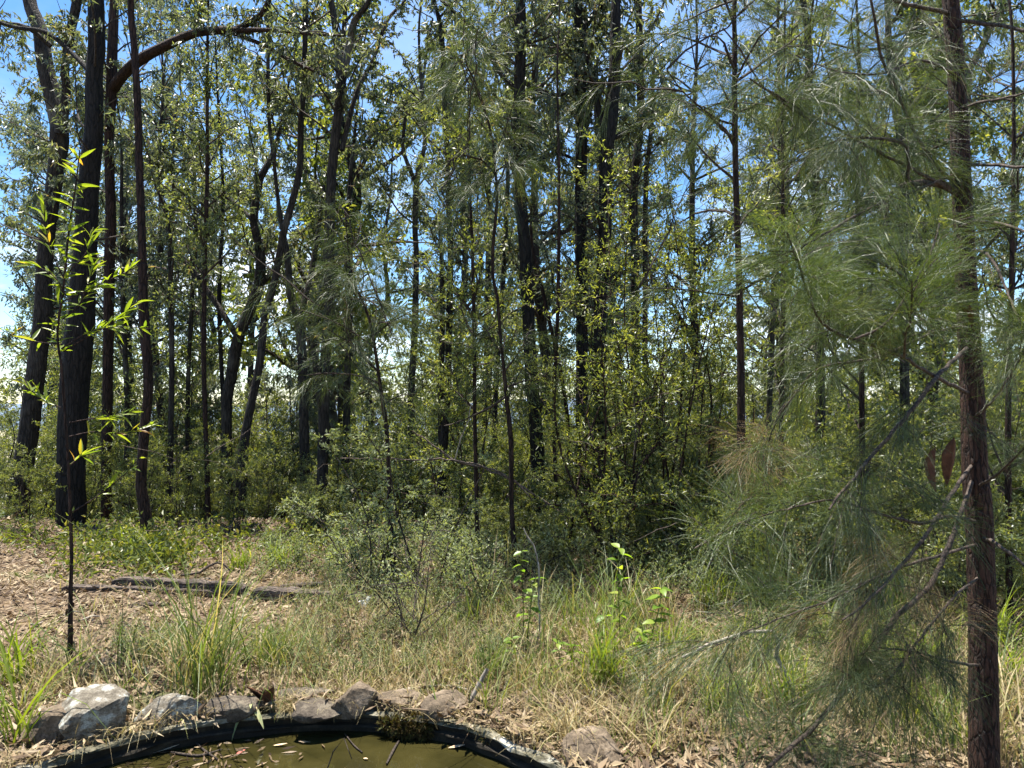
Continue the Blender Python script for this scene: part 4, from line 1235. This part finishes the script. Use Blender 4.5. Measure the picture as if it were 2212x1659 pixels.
for (px, py) in [(1450, 1420), (1520, 1380), (1570, 1440), (1640, 1400), (1700, 1440), (1760, 1390), (1830, 1440), (1900, 1410), (1960, 1460), (2020, 1430), (2060, 1500), (1480, 1520), (1560, 1560), (1680, 1540), (1880, 1560), (1990, 1580), (2060, 1620), (2170, 1470), (2190, 1560), (2150, 1640), (1420, 1330), (1530, 1310), (1640, 1320), (1740, 1320), (1850, 1330), (1950, 1340), (2040, 1380), (2180, 1380)]:
    k += 1
    tussock(TUSL[k - 1], px + rng.normal(0, 12), py + rng.normal(0, 8), int(rng.integers(50, 100)), rng.uniform(.3, .62), rng.uniform(.5, .9), .006, .35,
            ['grass', 'grass_bright', 'grass_dry'][int(rng.choice(3, p=[.4, .3, .3]))], r0=.07, group='tussocks under the she-oak')

# loose dry grass and small herbs: nobody could count these
acc, accg = Acc(), Acc()
gp = np.random.default_rng(5)


def patch(n, pxr, pyr, h, spread, w, droop, nb=(5, 12), green=.25):
    for _ in range(n):
        p = G(gp.uniform(*pxr), gp.uniform(*pyr))
        if in_pond(p[0], p[1], .03):
            continue
        V, F, rr = blades(int(gp.integers(*nb)), h * gp.uniform(.6, 1.3), spread, w, droop, 3, r0=.05, g=gp)
        (acc if gp.random() > green else accg).add(V + np.array([p[0], p[1], gzf(p[0], p[1])]), F, np.clip(rr + gp.normal(0, .15), 0, 1))


patch(760, (600, 1450), (1260, 1500), .24, .8, .0035, .25)
patch(300, (0, 700), (1390, 1560), .17, 1.1, .003, .4)
patch(240, (640, 1300), (1440, 1540), .16, 1.1, .003, .4)
patch(200, (150, 1250), (1210, 1400), .2, .9, .004, .3)
patch(90, (0, 700), (1190, 1390), .16, .9, .004, .3, (3, 7))
patch(430, (1350, 2212), (1300, 1659), .3, .9, .0035, .3, green=.65)
patch(120, (1150, 1500), (1450, 1640), .2, .9, .0035, .3)
patch(60, (0, 760), (1400, 1560), .55, 1.0, .0055, .45, (3, 7), green=.75)
patch(70, (900, 1480), (1380, 1560), .5, .9, .0055, .4, (3, 8), green=.75)
patch(60, (1400, 2212), (1380, 1659), .5, .9, .006, .4, (3, 8), green=.8)
patch(40, (1000, 1450), (1260, 1380), .6, .8, .006, .35, (3, 8), green=.8)
for _ in range(300):
    an = gp.uniform(.25, 3.0)
    if gp.random() < .35:
        continue
    r_ = PR + gp.uniform(.0, .12)
    V, F, rr = blades(int(gp.integers(3, 8)), .16 * gp.uniform(.5, 1.4), 1.3, .003, .9, 4, r0=.03, g=gp)
    acc.add(V + np.array([PC[0] + r_ * math.cos(an), PC[1] + r_ * math.sin(an), .02]), F, rr)
o = acc.build('dry_grass', M['grass_dry'], kind='stuff')
o['label'] = 'thin straw-coloured grass scattered through the clearing'; o['category'] = 'dry grass'
o = accg.build('fine_green_grass', M['grass'], kind='stuff')
o['label'] = 'thin green grass scattered among the straw'; o['category'] = 'grass'

# tiny-leaved herbs in the clearing
tw, lf = Acc(), Acc()


def herbs(n, pxr, pyr, h, nl, L, W):
    for _ in range(n):
        p = G(gp.uniform(*pxr), gp.uniform(*pyr))
        if in_pond(p[0], p[1], .15):
            continue
        b = np.array([p[0], p[1], gzf(p[0], p[1])])
        for s in range(int(gp.integers(2, 5))):
            d = unit(np.array([gp.normal(0, .35), gp.normal(0, .35), 1]))
            hh = h * gp.uniform(.5, 1.2)
            q = np.linspace(0, 1, 4)[:, None]
            pth = b + d * hh * q + gp.normal(0, .012, (4, 3)) * q
            tw.add(*tube(pth, np.linspace(.0025, .001, 4), 3))
            t = gp.uniform(.25, 1, nl)[:, None]
            pos = b + d * hh * t + gp.normal(0, .012, (nl, 3))
            V, F = leaf_quads(pos, gp.normal(0, 1, (nl, 3)) + np.array([0, 0, .5]), L * gp.uniform(.6, 1.3, nl), W, g=gp)
            lf.add(V, F, np.clip(gp.normal(.45, .2, nl), 0, 1))


herbs(330, (640, 1150), (1310, 1470), .16, 20, .016, .006)
herbs(150, (700, 1250), (1240, 1340), .26, 26, .022, .009)
herbs(120, (250, 700), (1380, 1450), .15, 20, .02, .007)
herbs(300, (880, 1560), (1165, 1265), .42, 22, .034, .012)
herbs(120, (560, 900), (1180, 1260), .25, 20, .03, .012)
herbs(160, (1400, 2212), (1240, 1330), .42, 22, .036, .012)
o = tw.build('herb_stems', M['twig'], kind='stuff'); o['label'] = 'wiry brown stems of low herbs in the clearing'; o['category'] = 'herbs'
o = lf.build('herb_leaves', M['olive_leaf'], kind='stuff'); o['label'] = 'tiny pale leaves of low herbs in the clearing'; o['category'] = 'herbs'

# fresh green ground plants at the left forest edge
lf2 = Acc()
for _ in range(520):
    u = gp.random()
    p = G(gp.normal(300, 70), gp.normal(1215, 22)) if u < .3 else (G(gp.uniform(-50, 760), gp.uniform(1165, 1205)) if u < .5 else G(gp.uniform(-100, 2300), gp.uniform(1105, 1190)))
    b = np.array([p[0], p[1], gzf(p[0], p[1])])
    m = int(gp.integers(8, 18))
    pos = b + np.stack([gp.normal(0, .09, m), gp.normal(0, .09, m), np.abs(gp.normal(.1, .09, m)) + .02], -1)
    V, F = leaf_quads(pos, gp.normal(0, 1, (m, 3)) + np.array([0, 0, .4]), .065 * gp.uniform(.6, 1.4, m), .03, g=gp)
    lf2.add(V, F, np.clip(gp.normal(.5, .25, m), 0, 1))
o = lf2.build('ground_cover', M['fern_leaf'], kind='stuff'); o['label'] = 'fresh green leafy weeds carpeting the left forest edge'; o['category'] = 'ground cover'

# ---------------------------------------------------------------- rocks round the pond
def rock(label, px, py, w, d, h, mat, seed, rz=0.0, z=.0, tilt=(0, 0)):
    g_ = np.random.default_rng(seed)
    p = G(px, py, .03)
    import bmesh
    bm = bmesh.new()
    bmesh.ops.create_icosphere(bm, subdivisions=4, radius=1.0)
    nrm = unit(g_.normal(size=(11, 3))); nrm = np.vstack([nrm, [0, 0, 1], [0, 0, -1]])
    off = np.r_[g_.uniform(.45, .9, 11), .6, .5]
    w, d, h = w * .95, d * .9, h * .9
    sc = np.array([w / 2, d / 2, h / 2]) / .68
    for v in bm.verts:
        dd = np.array(v.co)
        dp = nrm @ dd
        rr = np.min(np.where(dp > 1e-3, off / np.maximum(dp, 1e-3), 9))
        rr = min(rr, 1.0)
        q = dd * rr
        q = q * (1 + .025 * math.sin(q[0] * 9 + seed) * math.sin(q[1] * 8) + g_.normal(0, .008))
        v.co = q * sc
    me = bpy.data.meshes.new('rock'); bm.to_mesh(me); bm.free()
    me.materials.append(M[mat])
    o = bpy.data.objects.new('rock', me)
    o.location = (p[0], p[1] - .035, h * .26 + z + .012)
    o.rotation_euler = (tilt[0], tilt[1], rz)
    link(o)
    return tag(o, label, 'rock', 'rocks round the pond')


rock('pale lichen-spotted slab, largest rock at the pond left side', 205, 1572, .29, .24, .24, 'rock', 3, .1, .03, (.3, 0))
rock('brown rock wedged left of the lichen slab', 125, 1580, .26, .2, .22, 'rock_brown', 8, .5)
rock('rounded grey rock with a white lichen crown, left of the tall grass', 380, 1545, .27, .2, .2, 'rock', 21, .3)
rock('low flat grey rock right of the tall grass foot', 498, 1532, .24, .18, .13, 'rock_dark', 5, .2)
rock('broken flat stone overhanging the water, centre of the pond edge', 690, 1525, .22, .2, .10, 'rock_dark', 14, .2)
rock('dark upright rock at the pond back, left of the mossy clump', 766, 1522, .19, .16, .2, 'rock_brown', 17, .4)
rock('flat brown stone just left of the mossy clump top', 860, 1510, .2, .16, .09, 'rock_brown', 19, .1)
rock('brown angular stone right of the mossy clump top', 962, 1525, .2, .16, .13, 'rock_brown', 33, .8)
rock('tan rock with a white patch at the pond right end', 1285, 1620, .24, .22, .15, 'rock_brown', 41, .5)
rock('half buried sandy stone behind the broken flat stone', 665, 1490, .22, .14, .07, 'rock_dark', 56, .3)

# mossy clumps hanging over the lip
def moss(label, px, py, rx, ry, rz_):
    p = G(px, py, .0)
    n = 3400
    d = unit(rng.normal(size=(n, 3)))
    lob = np.array([[0, 0, 0], [-.75, .25, -.15], [.7, .2, -.25], [.2, -.1, -.6], [-.35, -.1, -.5], [1.2, .4, .1]])
    ls = np.array([.75, .55, .5, .5, .45, .35])
    li = rng.integers(0, 6, n)
    pos = (d * ls[li][:, None] * rng.uniform(.6, 1.05, n)[:, None] + lob[li]) * np.array([rx, ry, rz_])
    V, F = leaf_quads(pos, d + rng.normal(0, .5, (n, 3)), .028 * rng.uniform(.5, 1.3, n), .007)
    o = mesh_np('moss_clump', V, F, M['moss'], rnd=rng.random(n))
    o.location = (p[0], p[1] - .01, -.012)
    return tag(o, label, 'moss', 'mossy clumps on the pond lip')


moss('large brown mossy clump hanging over the pond lip near centre', 900, 1556, .15, .05, .065)
moss('smaller green-brown mossy clump over the pond lip at right', 1112, 1588, .12, .05, .055)

# dead fern basket + dry fluff + pale strap-leaved plant
p = G(572, 1515, .05)
fr = empty('dead_fern', (p[0], p[1], .02), 'dark brown dead fern basket on the pond edge', 'fern')
fm = leaf_mesh('frond', .16, .085, M['dead_brown'], .3, .2)
for k in range(11):
    az = rng.uniform(0, 6.28)
    place_leaf(fm, fr, (rng.normal(0, .02), rng.normal(0, .02), .0), unit(np.array([math.cos(az) * .55, math.sin(az) * .4, 1.0])), rng.uniform(-.6, .6), rng.uniform(.6, 1.0), 'frond')
tussock('fluffy straw-brown tuft beside the dead fern', 640, 1535, 260, .16, 1.1, .0025, .7, 'grass_dry', r0=.03)
p = G(562, 1520, .02)
pl = empty('strap_leaf_plant', (p[0], p[1] - .13, .07), 'small plant with four pale yellow-green strap leaves over the water', 'plant')
pm = leaf_mesh('leaf', .17, .034, M['pale_leaf'], .25, .35)
for d_, s_ in (((-.9, -.2, .1), .75), ((-.55, -.5, -.55), 1.05), ((.5, -.4, -.35), .8), ((.15, -.7, .35), .5)):
    place_leaf(pm, pl, (0, 0, 0), unit(np.array(d_)), .2, s_)

# ---------------------------------------------------------------- weathered sleepers
def plank(label, x0, y0, x1, y1, h, wd, z=.0):
    A, B = G(x0, y0), G(x1, y1)
    d = B[:2] - A[:2]; L = np.linalg.norm(d)
    n = 26
    rows = []
    g_ = np.random.default_rng(int(x0))
    prof = [(-.5, 0), (-.5, .85), (-.42, 1), (.42, 1), (.5, .85), (.5, 0)]
    V = []
    for i in range(n):
        u = i / (n - 1)
        e = .55 + .45 * min(1, min(u, 1 - u) * 18 + g_.uniform(0, .3))
        for (a_, b_) in prof:
            V.append((u * L - L / 2, a_ * wd * (1 + g_.normal(0, .04)) * (.8 + .2 * e), b_ * h * e * (1 + g_.normal(0, .05)) - .02))
    F = []
    k = len(prof)
    for i in range(n - 1):
        for j in range(k):
            F.append((i * k + j, i * k + (j + 1) % k, (i + 1) * k + (j + 1) % k, (i + 1) * k + j))
    F.append(tuple(range(k)[::-1]))
    F.append(tuple((n - 1) * k + j for j in range(k)))
    me = bpy.data.meshes.new('timber_sleeper'); me.from_pydata(V, [], F); me.materials.append(M['timber'])
    o = bpy.data.objects.new('timber_sleeper', me)
    c = (A + B) / 2
    o.location = (c[0], c[1], gzf(c[0], c[1]) + z)
    o.rotation_euler = (0, 0, math.atan2(d[1], d[0]))
    link(o)
    return tag(o, label, 'timber', 'weathered sleepers lying in the clearing')


plank('long thin weathered board lying left of the others', 138, 1275, 470, 1286, .05, .07)
plank('thick dark sleeper resting on the thin board', 248, 1272, 530, 1288, .085, .09, .04)
plank('short dark plank fragment nearest the pond', 285, 1310, 365, 1308, .05, .06)
plank('long dark sleeper half buried in litter near the white scrap', 548, 1296, 830, 1322, .10, .10)
plank('weathered board end behind the half buried sleeper', 600, 1280, 720, 1272, .07, .08)

# white scrap of litter
import bmesh
bm = bmesh.new(); bmesh.ops.create_icosphere(bm, subdivisions=3, radius=.055)
for v in bm.verts:
    v.co = v.co * (1 + .45 * math.sin(v.co.x * 90) * math.sin(v.co.y * 70 + 1) + rng.normal(0, .12)); v.co.z *= 1.1
me = bpy.data.meshes.new('plastic_scrap'); bm.to_mesh(me); bm.free(); me.materials.append(M['white_bag'])
o = bpy.data.objects.new('plastic_scrap', me); p = G(790, 1325); o.location = (p[0], p[1], .05); link(o)
tag(o, 'crumpled white plastic scrap by the half buried sleeper', 'litter')

# ---------------------------------------------------------------- fallen sticks and dead branches
def stick(label, pts, mat='twig_pale', name='fallen_stick', group=None, ground=True, Y=None):
    rows = []
    for q in pts:
        if Y is None:
            p = G(q[0], q[1], .02)
        else:
            p = P(q[0], q[1], Y)
        rows.append([*p, q[2] * .5 / FPX * p[1]])
    rows = np.array(rows)
    c = rows[0, :3].copy()
    rows[:, :3] -= c
    d = spline(rows, .06)
    d[1:-1, :3] += rng.normal(0, .006, (len(d) - 2, 3))
    V, F = tube(d[:, :3], np.maximum(d[:, 3], .0015), 6, .08, 3)
    o = mesh_np(name, V, F, M[mat], smooth_shade=True)
    o.location = c
    return tag(o, label, 'stick', group)


GS = 'sticks lying about'
stick('pale stick standing out of the litter behind the mossy clump', [(1015, 1515, 10), (1035, 1480, 12), (1052, 1445, 8)], Y=4.0, group=GS)
stick('long curved dead twig lying behind the pond lip', [(820, 1500, 7), (870, 1492, 7), (950, 1480, 6), (1010, 1490, 6)], group=GS)
stick('dark gnarled twig on the pond lip right of the mossy clump', [(950, 1530, 9), (1010, 1535, 8), (1075, 1548, 10), (1110, 1560, 8), (1140, 1553, 5)], 'twig', group=GS)
stick('pale broken branch bending over in the grass, lower right', [(1474, 1420, 6), (1560, 1380, 8), (1668, 1363, 8), (1680, 1420, 9), (1705, 1480, 9), (1740, 1560, 7)], Y=3.9, group=GS)
stick('short pale stick in the shaded litter, lower right', [(1600, 1513, 7), (1650, 1503, 8), (1700, 1490, 6)], group=GS)
stick('pale stick angled among grass near the pond right end', [(1230, 1540, 8), (1260, 1510, 9), (1290, 1488, 6)], group=GS)
stick('thin bare twig rising from the water edge at centre', [(690, 1690, 3), (740, 1600, 3), (760, 1640, 2)], 'twig', Y=3.3, group=GS)
stick('long pale dead branch slanting across the undergrowth', [(890, 930, 3), (940, 965, 4), (984, 996, 5), (1040, 1010, 5), (1100, 1035, 5), (1180, 1085, 5), (1250, 1140, 4), (1320, 1200, 3)], mat='twig_grey', Y=7.4, name='dead_branch', group=GS)
stick('thin pale dead branch crossing the long one', [(735, 990, 2), (880, 993, 3), (990, 995, 4), (1090, 1025, 4), (1150, 1080, 3)], mat='twig_grey', Y=7.2, name='dead_branch', group=GS)
stick('upright pale dead twig on the slanting branch', [(982, 995, 3), (995, 950, 3), (1012, 905, 3), (1020, 870, 2)], Y=7.3, name='dead_branch', group=GS)
stick('dark dead twig crossing the central she-oak', [(960, 920, 3), (1020, 900, 4), (1060, 880, 5), (1090, 858, 5)], 'twig', Y=7.0, name='dead_branch', group=GS)
stick('arching bare twig in the weeds at left', [(390, 1242, 4), (430, 1235, 5), (470, 1215, 5), (500, 1235, 4)], 'twig', Y=6.3, group=GS)
stick('dry bare stem beside the big tussock', [(1160, 1430, 4), (1165, 1300, 4), (1160, 1200, 4), (1130, 1140, 3)], Y=4.9, group=GS)
k = 0
for _ in range(26):
    px, py = rng.uniform(0, 1500), rng.uniform(1230, 1490)
    g0 = G(px, py)
    if in_pond(g0[0], g0[1], .2):
        continue
    L = rng.uniform(20, 90); an = rng.normal(0, .4)
    stick('small dry twig lying loose on the leaf litter', [(px, py, 3.5), (px + L * .5, py + L * .5 * math.sin(an) * .4 + rng.normal(0, 3), 4), (px + L, py + L * math.sin(an) * .4, 2.5)], ['twig_pale', 'twig'][int(rng.integers(2))], 'twig', 'loose twigs on the litter')

tw = Acc()
for _ in range(90):
    px, py, yy = gp.uniform(250, 2150), gp.uniform(960, 1330), gp.uniform(5.6, 8.8)
    if px < 700 and py > 1150:
        continue
    b = P(px, py, yy)
    d = unit(np.array([gp.normal(0, .8), gp.normal(0, .4), gp.normal(.45, .5)]))
    L = gp.uniform(.25, .9)
    q = np.linspace(0, 1, 6)[:, None]
    pth = b + d * L * q + np.cumsum(gp.normal(0, .012, (6, 3)), 0)
    pth[:, 2] = np.maximum(pth[:, 2], gz(pth[:, 0], pth[:, 1]) + .01)
    tw.add(*tube(pth, np.linspace(.003, .001, 6), 4))
o = tw.build('dead_twigs', M['twig_grey'], kind='stuff'); o['label'] = 'tangle of thin pale dead twigs through the undergrowth'; o['category'] = 'twigs'

# ---------------------------------------------------------------- floating bits
def floating(label, px, py, L, W, mat, rz, name='floating_leaf', roll=0.0):
    p = G(px, py, WATER_Z)
    me = leaf_mesh('floating_leaf', L, W, M[mat], .12, -.12)
    o = bpy.data.objects.new(name, me); o.location = (p[0], p[1], WATER_Z + .006); o.rotation_euler = (roll, 0, rz)
    link(o)
    return tag(o, label, 'leaf', 'leaves on the pond')


floating('curled tan leaf floating at the right of the water', 968, 1618, .085, .024, 'tan_leaf', .15)
floating('pale tan leaf floating at the water centre', 590, 1613, .07, .018, 'tan_leaf', .1)
floating('dark red leaf floating left of centre', 510, 1632, .05, .018, 'red_leaf', .9)
floating('pink-red leaf standing at the bottom left water edge', 262, 1640, .06, .022, 'red_leaf', 1.2, roll=.5)
floating('small pale leaf floating near the moss', 785, 1640, .03, .014, 'tan_leaf', -.6)
floating('long pale gum leaf in the floating debris', 325, 1630, .13, .02, 'tan_leaf', .5)
acc = Acc()
n = 900
x = PC[0] + rng.normal(-.55, .32, n); y = PC[1] + rng.normal(.75, .28, n)
ok = np.hypot(x - PC[0], y - PC[1]) < PR - .04
ok &= (x < -.9 + rng.normal(0, .15, n))
x, y = x[ok], y[ok]; n = len(x)
pos = np.stack([x, y, np.full(n, WATER_Z + .004) + rng.random(n) * .012], -1)
az = rng.uniform(0, 6.28, n)
V, F = leaf_quads(pos, np.stack([np.cos(az), np.sin(az), rng.normal(0, .08, n)], -1), .06 * rng.uniform(.4, 1.3, n), .012, fold=0, curve=0)
V[:, 2] = np.clip(V[:, 2], WATER_Z + .003, WATER_Z + .03)
o = mesh_np('floating_debris', V, F, M['litter'], rnd=rng.random(n) * .6, kind='stuff')
o['label'] = 'wet leaf debris floating along the pond left side'; o['category'] = 'debris'
for k, (pts, lab) in enumerate([([(835, 1650, 4), (850, 1620, 6), (862, 1600, 4)], 'bare stick half sunk at the water centre'),
                                ([(745, 1585, 3), (765, 1610, 4), (783, 1625, 3)], 'forked stick floating near the pond wall'),
                                ([(370, 1625, 5), (430, 1632, 6), (480, 1618, 3)], 'wet stick among the floating leaves'),
                                ([(420, 1600, 4), (440, 1620, 5), (470, 1640, 4)], 'thin wet stick crossing the floating leaves')]):
    rows = np.array([[*G(q[0], q[1], WATER_Z + .008), q[2] * .5 / FPX * 3.4] for q in pts])
    c = rows[0, :3].copy(); rows[:, :3] -= c
    d = spline(rows, .03); V, F = tube(d[:, :3], d[:, 3], 6, .1, k)
    o = mesh_np('floating_stick', V, F, M['twig'], smooth_shade=True); o.location = c
    tag(o, lab, 'stick', 'sticks in the pond')

# ---------------------------------------------------------------- broad-leaved weeds
wm = [leaf_mesh('leaf', .085, .048, M['weed_leaf'], .15, c) for c in (.1, .3)]


def weed(label, stems, Y, nl, scale=1.0, mats=None):
    b = P(stems[0][0][0], stems[0][0][1], Y)
    base = np.array([b[0], b[1], gzf(b[0], b[1])])
    root = empty('leafy_weed', base, label, 'plant')
    for pts in stems:
        rr = limb_px([(*p, 4) for p in pts], Y, Y + rng.normal(0, .05)); rr[:, :3] -= base
        rr[0, 2] = min(rr[0, 2], -.01)
        d = spline(rr, .04)
        V, F = tube(d[:, :3], np.linspace(.004, .002, len(d)), 5)
        ws = mesh_np('stem', V, F, M['fern_leaf'], root, smooth_shade=True)
        for k in range(nl):
            i = min(len(d) - 2, int((.3 + .7 * k / max(1, nl - 1)) * (len(d) - 1)))
            az = k * 2.4 + rng.normal(0, .3)
            place_leaf(wm[k % 2], ws, d[i, :3], unit(np.array([math.cos(az), math.sin(az) * .8, rng.uniform(-.3, .35)])), rng.uniform(-.4, .4), scale * rng.uniform(.65, 1.15))


weed('bright lime-green broad-leaved weed beside the needle sprays', [[(1395, 1440), (1405, 1380), (1425, 1310), (1430, 1255)], [(1395, 1440), (1390, 1390), (1385, 1350)]], 4.45, 18, 1.1)
weed('tall thin weed with tiers of lime leaves right of centre', [[(1342, 1430), (1338, 1330), (1336, 1240), (1340, 1170)]], 4.7, 16, .95)
weed('lime-green weed tips above the grass near the central she-oak', [[(1130, 1400), (1130, 1290), (1125, 1210), (1130, 1180)], [(1135, 1400), (1150, 1280), (1160, 1240)]], 4.9, 13, .8)
weed('low broad-leaved weed in the tussocks right of centre', [[(1215, 1440), (1205, 1390), (1200, 1365)], [(1225, 1440), (1240, 1395), (1245, 1375)]], 4.5, 9, .85)
weed('dark green weed just above the pond grass', [[(1108, 1430), (1105, 1380), (1105, 1355)]], 4.6, 10, .7)
weed('leafy green weed at the foot of the tussocks', [[(1315, 1470), (1325, 1430), (1330, 1410)], [(1290, 1440), (1300, 1350), (1310, 1320)]], 4.5, 9, .8)
print('total tris approx', sum(len(o.data.polygons) * 2 for o in {o.data.name: o for o in bpy.data.objects if o.type == 'MESH'}.values()), STAT)
